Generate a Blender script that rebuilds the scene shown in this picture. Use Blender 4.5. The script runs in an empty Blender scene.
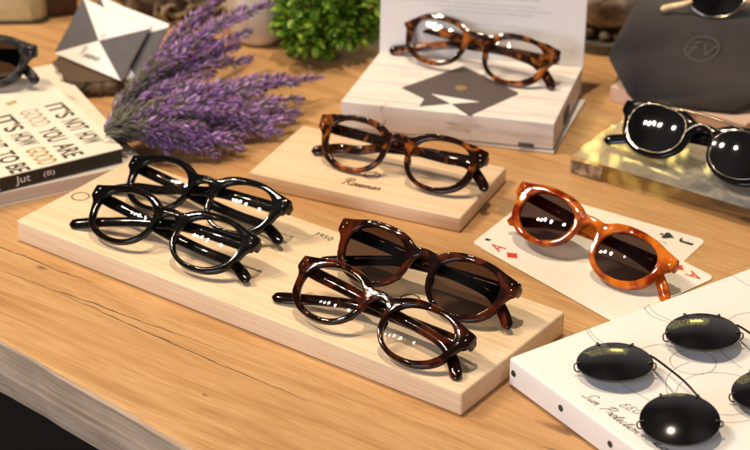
import bpy, bmesh, math, random
import numpy as np
from mathutils import Vector, Matrix
random.seed(7)
sc = bpy.context.scene
C = sc.collection
R = math.radians

# ------------------------------------------------------------------ camera
F_PX, PITCH, ROLL, CAM_H = 2018.02, 0.49277, 0.00466, 0.74474
cd = bpy.data.cameras.new('camera'); cam = bpy.data.objects.new('camera', cd); C.objects.link(cam)
fw = Vector((0, math.cos(PITCH), -math.sin(PITCH))); rt = Vector((1, 0, 0)); up = rt.cross(fw)
rt2 = math.cos(ROLL)*rt + math.sin(ROLL)*up; up2 = -math.sin(ROLL)*rt + math.cos(ROLL)*up
m = Matrix((rt2, up2, -fw)).transposed().to_4x4(); m.translation = (0, 0, CAM_H)
cam.matrix_world = m
cd.sensor_width = 36; cd.lens = F_PX*36/750
cd.clip_start = 0.05; cd.clip_end = 60
cd.dof.use_dof = True; cd.dof.focus_distance = 1.40; cd.dof.aperture_fstop = 9.0
sc.camera = cam

def un(px, py, z=0.0):
    """point of the horizontal plane at height z that the photo shows at (px, py)"""
    d = fw + rt2*((px-375)/F_PX) - up2*((py-225)/F_PX)
    return Vector((0, 0, CAM_H)) + d*((z-CAM_H)/d.z)

# ------------------------------------------------------------------ object helpers
def link(o): C.objects.link(o); return o
def tag(o, label=None, cat=None, group=None, kind=None):
    if label: o['label'] = label
    if cat: o['category'] = cat
    if group: o['group'] = group
    if kind: o['kind'] = kind
    return o
def thing(name, label, cat, loc=(0,0,0), rotz=0, group=None, mat=None):
    o = link(bpy.data.objects.new(name, None)); o.empty_display_size = .02
    if mat is not None: o.matrix_world = mat
    else: o.location = loc; o.rotation_euler = (0, 0, rotz)
    return tag(o, label, cat, group)
def mesh(name, verts, faces, mat, parent=None, smooth=False, mats=None, fmat=None):
    me = bpy.data.meshes.new(name); me.from_pydata([tuple(v) for v in verts], [], [tuple(f) for f in faces]); me.update()
    for mm in (mats or [mat]): me.materials.append(mm)
    if fmat:
        for p, i in zip(me.polygons, fmat): p.material_index = i
    if smooth: me.polygons.foreach_set('use_smooth', [True]*len(me.polygons))
    o = link(bpy.data.objects.new(name, me)); o.parent = parent
    return o
def from_bm(name, bm, mat, parent=None, smooth=False, mats=None):
    me = bpy.data.meshes.new(name); bmesh.ops.recalc_face_normals(bm, faces=bm.faces); bm.to_mesh(me); bm.free()
    for mm in (mats or [mat]): me.materials.append(mm)
    if smooth: me.polygons.foreach_set('use_smooth', [True]*len(me.polygons))
    o = link(bpy.data.objects.new(name, me)); o.parent = parent
    return o
def box_bm(x0, x1, y0, y1, z0, z1, bev=0, seg=2):
    bm = bmesh.new(); bmesh.ops.create_cube(bm, size=1)
    for v in bm.verts: v.co = Vector(((x0+x1)/2+v.co.x*(x1-x0), (y0+y1)/2+v.co.y*(y1-y0), (z0+z1)/2+v.co.z*(z1-z0)))
    if bev: bmesh.ops.bevel(bm, geom=bm.edges[:], offset=bev, segments=seg, profile=.5, affect='EDGES')
    return bm
def prism_bm(pts, z0, z1, bev=0, seg=2):
    bm = bmesh.new()
    b = [bm.verts.new((p[0], p[1], z0)) for p in pts]; t = [bm.verts.new((p[0], p[1], z1)) for p in pts]
    n = len(pts); bm.faces.new(t); bm.faces.new(b[::-1])
    for i in range(n): bm.faces.new((b[i], b[(i+1) % n], t[(i+1) % n], t[i]))
    if bev: bmesh.ops.bevel(bm, geom=bm.edges[:], offset=bev, segments=seg, profile=.5, affect='EDGES')
    return bm
def catmull(pts, n=6, closed=False):
    P = [np.array(p, float) for p in pts]; out = []; N = len(P)
    for i in range(N if closed else N-1):
        p0, p1, p2, p3 = (P[(i+k) % N] if closed else P[min(max(i+k, 0), N-1)] for k in (-1, 0, 1, 2))
        for j in range(n):
            t = j/n
            out.append(.5*((2*p1)+(p2-p0)*t+(2*p0-5*p1+4*p2-p3)*t*t+(3*p1-p0-3*p2+p3)*t**3))
    if not closed: out.append(P[-1])
    return out
def sweep(bm, pts, ra, rb=None, ns=8, side=None, closed=False, power=2.0):
    """tube along pts; ra = half size along 'side', rb = half size across; numbers or lists"""
    pts = [Vector(p) for p in pts]; N = len(pts); rings = []
    ra = ra if hasattr(ra, '__len__') else [ra]*N
    rb = ra if rb is None else (rb if hasattr(rb, '__len__') else [rb]*N)
    prev = None
    for i, p in enumerate(pts):
        t = (pts[(i+1) % N]-pts[i-1]) if closed else (pts[min(i+1, N-1)]-pts[max(i-1, 0)])
        t.normalize()
        s = Vector(side) if side is not None else (prev if prev is not None else (Vector((0, 0, 1)) if abs(t.z) < .9 else Vector((1, 0, 0))))
        s = (s-t*s.dot(t)); s.normalize(); prev = s; u = t.cross(s)
        ring = []
        for k in range(ns):
            a = 2*math.pi*k/ns; c, q = math.cos(a), math.sin(a)
            c = math.copysign(abs(c)**(2/power), c); q = math.copysign(abs(q)**(2/power), q)
            ring.append(bm.verts.new(p+s*(c*ra[i])+u*(q*rb[i])))
        rings.append(ring)
    M = N if closed else N-1
    for i in range(M):
        a, b = rings[i], rings[(i+1) % N]
        for k in range(ns): bm.faces.new((a[k], a[(k+1) % ns], b[(k+1) % ns], b[k]))
    if not closed: bm.faces.new(rings[0][::-1]); bm.faces.new(rings[-1])
    return bm
def tube(name, pts, r, mat, parent=None, ns=8, closed=False, rb=None, side=None):
    return from_bm(name, sweep(bmesh.new(), pts, r, rb, ns, side, closed), mat, parent, True)
def ball(bm, c, r, sx=1, sy=1, sz=1, u=10, v=7):
    mm = Matrix.Translation(c) @ Matrix.Diagonal((r*sx, r*sy, r*sz, 1))
    bmesh.ops.create_uvsphere(bm, u_segments=u, v_segments=v, radius=1, matrix=mm)
def eval_mesh(o):
    dg = bpy.context.evaluated_depsgraph_get(); dg.update()
    me = bpy.data.meshes.new_from_object(o.evaluated_get(dg)); return me
def curve2d(name, polys, extrude, bevel, res=3):
    cu = bpy.data.curves.new(name, 'CURVE'); cu.dimensions = '2D'; cu.fill_mode = 'BOTH'
    cu.extrude = extrude; cu.bevel_depth = bevel; cu.bevel_resolution = res; cu.offset = -bevel
    for p in polys:
        s = cu.splines.new('POLY'); s.points.add(len(p)-1); s.use_cyclic_u = True
        for q, w in zip(s.points, p): q.co = (w[0], w[1], 0, 1)
    o = bpy.data.objects.new(name, cu); C.objects.link(o); me = eval_mesh(o)
    bpy.data.objects.remove(o); bpy.data.curves.remove(cu); return me
def text_mesh(name, body, mat, parent, M, width=None, height=None, shear=0, thick=.00012, bold=0, align='CENTER', space=1):
    """lettering laid on the plane z=0 of matrix M, fitted to width x height (m)"""
    cu = bpy.data.curves.new(name, 'FONT'); cu.body = body; cu.size = 1; cu.shear = shear; cu.offset = bold; cu.space_character = space
    cu.resolution_u = 3
    o = bpy.data.objects.new(name, cu); C.objects.link(o); me = eval_mesh(o)
    bpy.data.objects.remove(o); bpy.data.curves.remove(cu)
    V = np.array([v.co for v in me.vertices]); lo = V.min(0); hi = V.max(0)
    sx = width/(hi[0]-lo[0]) if width else None; sy = height/(hi[1]-lo[1]) if height else None
    sx = sx or sy; sy = sy or sx
    for v in me.vertices:
        v.co = ((v.co.x-(lo[0]+hi[0])/2)*sx, (v.co.y-(lo[1]+hi[1])/2)*sy, 0)
    bm = bmesh.new(); bm.from_mesh(me); bpy.data.meshes.remove(me)
    r = bmesh.ops.extrude_face_region(bm, geom=bm.faces[:])
    for g in r['geom']:
        if isinstance(g, bmesh.types.BMVert): g.co.z += thick
    o = from_bm(name, bm, mat, parent); o.matrix_local = M
    return o
def frame_M(o, x, y):
    x = Vector(x).normalized(); y = Vector(y); y = (y-x*y.dot(x)).normalized(); z = x.cross(y)
    mm = Matrix((x, y, z)).transposed().to_4x4(); mm.translation = Vector(o); return mm

# cursive strokes in a unit cell, used for hand lettering
GL = {'R': (.95, [[(.18,0),(.3,.5),(.42,1.0)], [(0,.72),(.15,1.0),(.5,1.08),(.75,.9),(.6,.62),(.33,.52),(.55,.4),(.75,.08),(.95,0)]]),
 'o': (.42, [[(0,.12),(.12,.42),(.3,.4),(.3,.12),(.15,0),(.05,.14),(.14,.4),(.42,.36)]]),
 's': (.36, [[(0,.1),(.16,.42),(.26,.3),(.2,.04),(.06,.02),(.36,.12)]]),
 'e': (.38, [[(0,.14),(.22,.24),(.24,.4),(.1,.4),(.06,.12),(.18,0),(.38,.14)]]),
 'm': (.68, [[(0,.3),(.06,.42),(.08,0),(.08,.2),(.22,.42),(.28,.3),(.28,0),(.3,.2),(.44,.42),(.5,.3),(.52,.04),(.68,.12)]]),
 'n': (.48, [[(0,.3),(.06,.42),(.08,0),(.1,.2),(.26,.42),(.32,.3),(.34,.04),(.48,.12)]]),
 'a': (.46, [[(.3,.36),(.14,.42),(.04,.16),(.14,0),(.28,.2),(.32,.42),(.32,.06),(.46,.12)]]),
 'r': (.36, [[(0,.1),(.1,.46),(.14,.36),(.26,.38),(.26,.08),(.36,.1)]]),
 'x': (.36, [[(0,.38),(.1,.4),(.2,.05),(.36,.1)], [(.3,.42),(.04,0)]]),
 'S': (.62, [[(0,.1),(.2,0),(.45,.2),(.25,.55),(.22,.85),(.45,1),(.58,.85)]]),
 'u': (.46, [[(0,.4),(.04,.1),(.16,0),(.28,.2),(.3,.42),(.3,.06),(.46,.12)]]),
 'P': (.7, [[(.1,0),(.22,.5),(.32,1.0)], [(0,.75),(.2,1.0),(.55,1.0),(.62,.75),(.4,.52),(.24,.5)]]),
 't': (.3, [[(.02,.1),(.16,.85),(.1,.1),(.18,0),(.3,.12)], [(0,.56),(.28,.6)]]),
 'c': (.36, [[(.26,.36),(.12,.42),(.04,.16),(.14,0),(.36,.14)]]),
 'i': (.22, [[(0,.12),(.08,.42),(.08,.06),(.22,.12)], [(.11,.6),(.13,.64)]]),
 ' ': (.4, []),
 'E': (.55, [[(.45,.85),(.2,.95),(.06,.72),(.3,.55),(.04,.35),(.1,.05),(.5,.1)]]),
 'O': (.6, [[(.3,.95),(.06,.6),(.12,.1),(.38,.1),(.52,.5),(.38,.92),(.24,.9)]])}
def script(name, word, mat, parent, M, width, height, r, slant=.25):
    segs = []; x = 0
    for ch in word:
        adv, st = GL[ch]
        for s in st: segs.append([(x+p[0]+slant*p[1], p[1]) for p in s])
        x += adv
    bm = bmesh.new()
    for s in segs:
        pts = [((p[0]/x-.5)*width, p[1]*height, .00005) for p in catmull([(a, b) for a, b in s], 4)]
        sweep(bm, pts, .00007, r, 4, side=(0, 0, 1))
    o = from_bm(name, bm, mat, parent); o.matrix_local = M; return o

# ------------------------------------------------------------------ materials
class NT:
    def __init__(s, name):
        s.m = bpy.data.materials.new(name); s.m.use_nodes = True; s.t = s.m.node_tree; s.t.nodes.clear()
        s.out = s.n('ShaderNodeOutputMaterial')
    def n(s, ty, **kw):
        nd = s.t.nodes.new(ty)
        for k, v in kw.items():
            if k.startswith('_'): setattr(nd, k[1:], v)
            else: nd.inputs[k.replace('__', ' ')].default_value = v
        return nd
    def l(s, a, b): s.t.links.new(a, b)
    def inp(s, nd, i, v):
        if isinstance(v, bpy.types.NodeSocket): s.l(v, nd.inputs[i])
        else: nd.inputs[i].default_value = v
    def math(s, op, a, b=0.0, c=None):
        nd = s.n('ShaderNodeMath', _operation=op); s.inp(nd, 0, a); s.inp(nd, 1, b)
        if c is not None: s.inp(nd, 2, c)
        return nd.outputs[0]
    def coords(s, scale=(1,1,1), rot=(0,0,0), loc=(0,0,0), kind='Object'):
        tc = s.n('ShaderNodeTexCoord'); mp = s.n('ShaderNodeMapping'); s.l(tc.outputs[kind], mp.inputs[0])
        mp.inputs['Scale'].default_value = scale; mp.inputs['Rotation'].default_value = rot; mp.inputs['Location'].default_value = loc
        return mp.outputs[0]
    def noise(s, vec, scale, detail=4, rough=.55, dist=0):
        nd = s.n('ShaderNodeTexNoise', Scale=scale, Detail=detail, Roughness=rough, Distortion=dist); s.l(vec, nd.inputs['Vector']); return nd.outputs[0]
    def ramp(s, v, stops, interp='LINEAR'):
        nd = s.n('ShaderNodeValToRGB'); s.l(v, nd.inputs[0]); e = nd.color_ramp.elements; nd.color_ramp.interpolation = interp
        while len(e) < len(stops): e.new(.5)
        for q, (p, c) in zip(e, stops): q.position = p; q.color = (*c, 1)
        return nd.outputs[0]
    def mix(s, f, a, b, blend='MIX'):
        nd = s.n('ShaderNodeMix', _data_type='RGBA', _blend_type=blend)
        s.inp(nd, 0, f)
        for i, v in ((6, a), (7, b)): s.inp(nd, i, v if isinstance(v, bpy.types.NodeSocket) else (*v, 1))
        return nd.outputs[2]
    def bsdf(s, color, rough=.5, bump=None, bstr=.3, bdist=.001, **kw):
        b = s.n('ShaderNodeBsdfPrincipled'); s.inp(b, 'Base Color', color if isinstance(color, bpy.types.NodeSocket) else (*color, 1)); s.inp(b, 'Roughness', rough)
        for k, v in kw.items(): s.inp(b, k.replace('__', ' '), v)
        if bump is not None:
            bp = s.n('ShaderNodeBump', Strength=bstr, Distance=bdist); s.l(bump, bp.inputs['Height']); s.l(bp.outputs[0], b.inputs['Normal'])
        s.l(b.outputs[0], s.out.inputs[0]); return b

def plain(name, col, rough=.5, var=.12, scale=60, bstr=.08, **kw):
    n = NT(name); v = n.coords(); f = n.noise(v, scale, 4)
    c = n.ramp(f, [(.3, tuple(x*(1-var) for x in col)), (.7, tuple(min(1, x*(1+var)) for x in col))])
    n.bsdf(c, rough, f, bstr, .0004, **kw); return n.m

def table_wood():
    n = NT('table_oak'); GR = R(36.0)   # grain runs along -36 degrees
    v = n.coords(rot=(0, 0, GR))
    sx = n.n('ShaderNodeSeparateXYZ'); n.l(v, sx.inputs[0]); u, w = sx.outputs[0], sx.outputs[1]
    mp = n.n('ShaderNodeMapping'); n.l(v, mp.inputs[0]); mp.inputs['Scale'].default_value = (2.2, 26, 20)
    g1 = n.noise(mp.outputs[0], 3.0, 6, .6, .6)
    mp2 = n.n('ShaderNodeMapping'); n.l(v, mp2.inputs[0]); mp2.inputs['Scale'].default_value = (8, 260, 120)
    g2 = n.noise(mp2.outputs[0], 3.0, 4, .6)
    mp3 = n.n('ShaderNodeMapping'); n.l(v, mp3.inputs[0]); mp3.inputs['Scale'].default_value = (1.5, 5, 5)
    g3 = n.noise(mp3.outputs[0], 2.0, 3, .5)
    c = n.ramp(g1, [(.26, (.33, .165, .062)), (.42, (.50, .275, .112)), (.56, (.60, .36, .165)), (.66, (.52, .295, .125)), (.8, (.38, .195, .075))])
    c = n.mix(n.math('MULTIPLY', n.ramp(g2, [(.42, (0,0,0)), (.62, (1,1,1))]), .38), c, (.33, .155, .05))
    c = n.mix(n.math('MULTIPLY', n.ramp(g3, [(.45, (0,0,0)), (.72, (1,1,1))]), .35), c, (.42, .205, .072))
    # drying cracks along the grain: (v0, u0, u1, halfwidth)
    wob = n.noise(n.coords(scale=(7, 1, 1), rot=(0, 0, GR)), 1.6, 3, .6)
    wob2 = n.noise(n.coords(scale=(40, 6, 1), rot=(0, 0, GR)), 1.6, 2, .6)
    dark = None
    for (a, b, hw) in CRACKS:
        ca, sa = math.cos(GR), math.sin(GR)
        ra = (a.x*ca-a.y*sa, a.x*sa+a.y*ca); rb = (b.x*ca-b.y*sa, b.x*sa+b.y*ca)
        slope = (rb[1]-ra[1])/(rb[0]-ra[0])
        lin = n.math('MULTIPLY_ADD', n.math('SUBTRACT', u, ra[0]), slope, ra[1])
        off = n.math('ADD', n.math('MULTIPLY', n.math('SUBTRACT', wob, .5), .012), n.math('MULTIPLY', n.math('SUBTRACT', wob2, .5), .004))
        d = n.math('ABSOLUTE', n.math('SUBTRACT', n.math('SUBTRACT', w, lin), off))
        mid = (ra[0]+rb[0])/2; half = abs(rb[0]-ra[0])/2
        fade = n.math('SUBTRACT', 1.0, n.math('DIVIDE', n.math('ABSOLUTE', n.math('SUBTRACT', u, mid)), half))
        wd = n.math('MULTIPLY', n.math('MULTIPLY', n.math('POWER', n.math('MAXIMUM', fade, 0.0), .5), hw), n.math('MULTIPLY_ADD', wob2, 2.4, -.35))
        k = n.math('SUBTRACT', 1.0, n.math('DIVIDE', d, n.math('MAXIMUM', wd, 1e-6))); k = n.math('MINIMUM', n.math('MULTIPLY', n.math('MAXIMUM', k, 0.0), 2.0), 1.0)
        dark = k if dark is None else n.math('MAXIMUM', dark, k)
    c = n.mix(n.math('MULTIPLY', dark, .92), c, (.075, .034, .015))
    # knots
    for (p, ru, rv) in KNOTS:
        ca, sa = math.cos(GR), math.sin(GR); pu, pv = p.x*ca-p.y*sa, p.x*sa+p.y*ca
        e = n.math('ADD', n.math('POWER', n.math('DIVIDE', n.math('SUBTRACT', u, pu), ru), 2.0), n.math('POWER', n.math('DIVIDE', n.math('SUBTRACT', w, pv), rv), 2.0))
        e = n.math('ADD', e, n.math('MULTIPLY', n.math('SUBTRACT', wob2, .5), 2.2))
        k = n.math('MAXIMUM', n.math('SUBTRACT', 1.0, e), 0.0)
        c = n.mix(n.math('MULTIPLY', n.math('MINIMUM', k, 1.0), .75), c, (.10, .045, .02))
    # sawn edge: weathered grey wood on the side faces
    ge = n.n('ShaderNodeNewGeometry'); sz = n.n('ShaderNodeSeparateXYZ'); n.l(ge.outputs['Normal'], sz.inputs[0])
    side = n.math('MULTIPLY', n.math('SUBTRACT', .80, sz.outputs[2]), 6.0); side = n.math('MAXIMUM', n.math('MINIMUM', side, 1.0), 0.0)
    g5 = n.noise(n.coords(scale=(10, 10, 300), rot=(0, 0, GR)), 1.0, 5, .6)
    g6 = n.noise(n.coords(), 45, 4, .6)
    cs = n.ramp(g5, [(.3, (.32, .225, .155)), (.5, (.50, .37, .265)), (.7, (.60, .46, .345))])
    cs = n.mix(n.math('MULTIPLY', n.ramp(g6, [(.45, (0,0,0)), (.7, (1,1,1))]), .5), cs, (.36, .265, .195))
    c = n.mix(side, c, cs)
    h = n.math('SUBTRACT', n.math('MULTIPLY_ADD', g2, .35, g1), n.math('MULTIPLY', dark, 2.5))
    n.bsdf(c, n.math('MULTIPLY_ADD', g2, .2, .36), h, .25, .0012, **{'Specular IOR Level': .35}); return n.m

def pine(name, tint=(1,1,1), off=0):
    n = NT(name); v = n.coords(loc=(off, off*.37, 0))
    warp = n.noise(n.coords(scale=(1.2, 12, 30), loc=(off, 0, 0)), 1.6, 2, .5)
    mp = n.n('ShaderNodeMapping'); n.l(v, mp.inputs[0]); mp.inputs['Scale'].default_value = (1.6, 60, 160)
    nd = n.n('ShaderNodeTexNoise', Scale=1.6, Detail=3, Roughness=.5, Distortion=.4); n.l(mp.outputs[0], nd.inputs['Vector'])
    rings = n.math('SINE', n.math('MULTIPLY', n.math('ADD', warp, n.math('MULTIPLY', nd.outputs[0], .35)), 60.0))
    mp2 = n.n('ShaderNodeMapping'); n.l(v, mp2.inputs[0]); mp2.inputs['Scale'].default_value = (14, 420, 420)
    fine = n.noise(mp2.outputs[0], 2.0, 3, .6)
    T = lambda c: tuple(a*b for a, b in zip(c, tint))
    c = n.ramp(n.math('MULTIPLY_ADD', rings, .5, .5), [(.0, T((.82, .645, .445))), (.75, T((.805, .625, .425))), (1, T((.75, .56, .365)))])
    c = n.mix(n.math('MULTIPLY', n.ramp(fine, [(.4, (0,0,0)), (.68, (1,1,1))]), .36), c, T((.60, .41, .24)))
    n.bsdf(c, .5, fine, .12, .0006, **{'Specular IOR Level': .3}); return n.m

def tortoise(name, base, amber, thr=.56, scale=55, trans=.0, soft=.12):
    n = NT(name); v = n.coords(scale=(1, 1, 1))
    oi = n.n('ShaderNodeObjectInfo')
    vm = n.n('ShaderNodeVectorMath', _operation='ADD'); n.l(v, vm.inputs[0])
    cb = n.n('ShaderNodeCombineXYZ'); n.l(oi.outputs['Random'], cb.inputs[0]); n.l(oi.outputs['Random'], cb.inputs[1]); n.l(cb.outputs[0], vm.inputs[1])
    f = n.noise(vm.outputs[0], scale, 3, .5, 1.2)
    c = n.ramp(f, [(max(0, thr-soft), base), (thr, tuple((a+b)/2 for a, b in zip(base, amber))), (min(1, thr+soft), amber)])
    n.bsdf(c, .045, None, **{'Specular IOR Level': .36, 'Coat Weight': 0.0, 'Coat Roughness': .04, 'Transmission Weight': trans}); return n.m

def schlick(n, f0=.04, mul=1.0):
    ge = n.n('ShaderNodeNewGeometry'); d = n.n('ShaderNodeVectorMath', _operation='DOT_PRODUCT'); n.l(ge.outputs['Normal'], d.inputs[0]); n.l(ge.outputs['Incoming'], d.inputs[1])
    k = n.math('POWER', n.math('SUBTRACT', 1.0, n.math('MINIMUM', n.math('ABSOLUTE', d.outputs['Value']), 1.0)), 5.0)
    return n.math('MULTIPLY', n.math('MULTIPLY_ADD', k, 1-f0, f0), mul)
def lens_mat(name, tint, spec=1.0, tint2=None):
    n = NT(name)
    tr = n.n('ShaderNodeBsdfTransparent'); gl = n.n('ShaderNodeBsdfGlossy', Roughness=.015)
    if tint2:
        v = n.coords(); s = n.n('ShaderNodeSeparateXYZ'); n.l(v, s.inputs[0])
        f = n.math('MULTIPLY_ADD', s.outputs[1], 25.0, .5); n.l(n.mix(n.math('MAXIMUM', n.math('MINIMUM', f, 1.0), 0.0), tint, tint2), tr.inputs[0])
    else: tr.inputs[0].default_value = (*tint, 1)
    mx = n.n('ShaderNodeMixShader')
    n.l(schlick(n, .042, spec*.75), mx.inputs[0]); n.l(tr.outputs[0], mx.inputs[1]); n.l(gl.outputs[0], mx.inputs[2])
    n.l(mx.outputs[0], n.out.inputs[0]); return n.m

def two_tone(name, stops, scale, rough=.7, detail=5, bstr=.6, bdist=.003, coord_scale=(1,1,1), **kw):
    n = NT(name); f = n.noise(n.coords(scale=coord_scale), scale, detail, .6, .3)
    n.bsdf(n.ramp(f, stops), rough, f, bstr, bdist, **kw); return n.m

CRACKS = [(un(60, 294), un(310, 402), .00100), (un(-30, 236), un(95, 284), .00100), (un(-20, 264), un(230, 352), .00078),
          (un(536, 444), un(600, 462), .00089), 
          (un(600, 176), un(770, 226), .00056), (un(505, 205), un(560, 232), .00044), 
          (un(300, 240), un(352, 258), .00056)]
KNOTS = [(un(752, 221), .016, .007), (un(562, 430), .020, .0045), (un(42, 268), .007, .003), (un(205, 395), .004, .002)]

M_table = table_wood()
M_pine = pine('pine_board'); M_pine2 = pine('pale_pine_block', (1.0, .97, .95), 3.1)
M_burn = plain('burnt_mark', (.16, .062, .015), .7)
M_blackac = tortoise('black_acetate', (.0035, .0027, .0025), (.03, .012, .005), .70, 60)
M_blackac2 = tortoise('black_acetate_flecked', (.006, .0045, .004), (.075, .032, .008), .68, 70, soft=.06)
M_plainblack = plain('solid_black_acetate', (.0035, .0033, .0033), .045, 0, 30, 0, **{'Specular IOR Level': .36})
M_tort = tortoise('dark_red_tortoise', (.008, .0021, .0013), (.115, .018, .0036), .63, 50, soft=.14)
M_tort2 = tortoise('brown_tortoise', (.013, .0040, .0020), (.36, .095, .014), .635, 55, soft=.10)
M_tort3 = tortoise('amber_tortoise', (.017, .0052, .0024), (.42, .125, .018), .605, 62, soft=.10)
M_orange = tortoise('honey_tortoise', (.20, .013, .0012), (.66, .165, .010), .50, 38, .12, .12)
M_clear = lens_mat('clear_lens', (.97, .96, .95), 1.0)
M_sun = lens_mat('brown_sun_lens', (.21, .155, .135), 1.2, (.13, .09, .08))
M_sun2 = lens_mat('grey_brown_sun_lens', (.16, .10, .088), 1.2, (.10, .062, .056))
M_blacklens = plain('black_sun_lens', (.004, .004, .0045), .03, 0, 20, 0, **{'Specular IOR Level': .5})
M_ovallens = plain('smoke_black_lens', (.005, .0045, .005), .10, 0, 20, 0, **{'Specular IOR Level': .75})
M_chrome = plain('polished_chrome', (.30, .27, .23), .16, .03, 40, 0, Metallic=1.0)
M_gun = plain('dark_gunmetal_wire', (.10, .085, .07), .25, .05, 40, 0, Metallic=1.0)
M_steel = plain('rivet_steel', (.8, .78, .72), .2, .03, 40, 0, Metallic=1.0)
M_card = plain('card_stock', (.82, .77, .69), .45, .02, 60, .02)
M_red = plain('card_red_ink', (.62, .035, .02), .5); M_ink = plain('card_black_ink', (.02, .018, .016), .5)
M_line = plain('grey_card_line', (.22, .18, .14), .6)
M_canvas = plain('white_canvas', (.80, .775, .755), .75, .02, 900, .25)
M_canvas_side = M_canvas
M_tack = plain('dark_tack_hole', (.03, .025, .02), .4)
M_pencil = plain('graphite_line', (.20, .18, .16), .8); M_hand = plain('brown_ink', (.09, .06, .035), .7)
M_cover = plain('cream_book_cover', (.81, .73, .61), .5, .03, 40, .03)
M_spine = plain('black_book_spine', (.008, .008, .008), .45, .2, 80, .05)
M_gold = plain('gold_foil_ink', (.48, .30, .09), .4); M_silver = plain('silver_grey_ink', (.50, .43, .36), .45); M_type = plain('dark_type_ink', (.05, .035, .028), .6)
M_white = plain('white_ink', (.75, .72, .68), .6)
M_slate = plain('charcoal_paper', (.095, .085, .09), .7, .06, 120, .05)
M_paper = plain('white_paper', (.82, .79, .75), .6, .02, 80, .03)

def pages():
    n = NT('page_edges'); f = n.noise(n.coords(scale=(3, 3, 1500)), 1.0, 3, .6)
    n.bsdf(n.ramp(f, [(.3, (.42, .34, .26)), (.7, (.66, .55, .44))]), .8, f, .3, .0005); return n.m
M_pages = pages()

# ------------------------------------------------------------------ setting: floor and table
fl = mesh('floor', [(-6, -4, -.76), (6, -4, -.76), (6, 7, -.76), (-6, 7, -.76)], [(0, 1, 2, 3)],
          plain('dark_floor', (.022, .014, .010), .6, .4, 4)); tag(fl, kind='structure')

ea, eb = un(0, 342), un(192, 450)
ed = (eb-ea).normalized(); en = Vector((-ed.y, ed.x, 0))           # en points into the table
TH = .0465
bm = bmesh.new(); NS = 160; prof = []
for i in range(NS+1):
    s = -1.6+3.2*i/NS
    wv = .0008*math.sin(s*17+.7)+.0005*math.sin(s*61)+.0003*math.sin(s*140+2)
    prof.append(ea+ed*s+en*wv)
rows = []
for i, p in enumerate(prof):
    cz = .0022+.0005*math.sin(i*.37)+.0003*math.sin(i*.91)
    pts = [(p+en*2.6).to_tuple()[:2]+(0,), (p+en*(cz*2)).to_tuple()[:2]+(0,), (p+en*(cz*.7)).to_tuple()[:2]+(-cz*.35,), p.to_tuple()[:2]+(-cz*1.3,),
           (p-en*.001).to_tuple()[:2]+(-TH*.6,), (p+en*.002).to_tuple()[:2]+(-TH,), (p+en*2.6).to_tuple()[:2]+(-TH,)]
    rows.append([bm.verts.new(q) for q in pts])
for i in range(NS):
    for k in range(6): bm.faces.new((rows[i][k], rows[i][k+1], rows[i+1][k+1], rows[i+1][k]))
    bm.faces.new((rows[i][6], rows[i][0], rows[i+1][0], rows[i+1][6]))
bm.faces.new(rows[0]); bm.faces.new(rows[-1][::-1])
tb = from_bm('table', bm, M_table)
tag(tb, 'thick honey brown wooden table with drying cracks and a grey worn front edge', 'table')

# ------------------------------------------------------------------ display boards
def logo_ring(parent, x, y, z, rx, ry, rot, inner=True):
    bm = bmesh.new()
    pts = [(rx*math.cos(a), ry*math.sin(a), 0) for a in np.linspace(0, 2*math.pi, 40)[:-1]]
    sweep(bm, pts, .0001, .00062, 4, side=(0, 0, 1), closed=True)
    if inner:
        sweep(bm, [(-rx*.25, -ry*.9, 0), (0, 0, 0), (rx*.12, ry*.95, 0)], .0001, .0004, 4, side=(0, 0, 1))
        sweep(bm, [(rx*.2, -ry*.9, 0), (rx*.35, 0, 0), (rx*.2, ry*.9, 0)], .0001, .0003, 4, side=(0, 0, 1))
        sweep(bm, [(-rx*.5, -ry*.8, 0), (-rx*.45, .2*ry, 0), (-rx*.1, ry*.9, 0)], .0001, .0003, 4, side=(0, 0, 1))
    o = from_bm('engraved_emblem', bm, M_burn, parent); o.location = (x, y, z); o.rotation_euler = (0, 0, rot); return o
def to_local(root, p):
    return root.matrix_basis.inverted() @ Vector(p)

B1 = (-.2739, 1.3584, -.6257, .409, .1311, .0183)
b1 = thing('display_board', 'long pale pine display board with four pairs of glasses on it', 'board', (B1[0], B1[1], 0), B1[2], 'pine boards displaying glasses')
from_bm('panel', box_bm(0, B1[3], 0, B1[4], .0002, B1[5], .0016, 3), M_pine, b1, True)
for px, py in ((80.5, 196.5), (410, 299)):
    p = to_local(b1, un(px, py, B1[5])); logo_ring(b1, p.x, p.y, B1[5]+.00012, .0068, .0066, .3, False)
B2 = (-.1020, 1.4517, -.4318, .1846, .0969, .0130)
b2 = thing('display_board', 'small pale pine board with a burnt script name in front of the glasses', 'board', (B2[0], B2[1], 0), B2[2], 'pine boards displaying glasses')
from_bm('panel', box_bm(0, B2[3], 0, B2[4], .0002, B2[5], .0012, 3), M_pine2, b2, True)
p = to_local(b2, un(372, 175.5, B2[5])); logo_ring(b2, p.x, p.y, B2[5]+.00012, .0062, .0062, -.2)
p0, p1 = to_local(b2, un(338, 183, B2[5])), to_local(b2, un(380, 191, B2[5]))
dx = (p1-p0); 
script('burnt_lettering', 'Rosemar', M_burn, b2, frame_M(Vector(((p0.x+p1.x)/2, (p0.y+p1.y)/2, B2[5]+.0001)), (dx.x, dx.y, 0), (-dx.y, dx.x, 0)), .0335, .0105, .0006, .3)
q0, q1 = to_local(b2, un(353.5, 189.7, B2[5])), to_local(b2, un(361, 191.3, B2[5]))
from_bm('burnt_rule', sweep(bmesh.new(), [(q0.x, q0.y, B2[5]+.0001), (q1.x, q1.y, B2[5]+.0001)], .0001, .0004, 4, side=(0, 0, 1)), plain('faint_burn', (.50, .33, .17), .7), b2)

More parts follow.
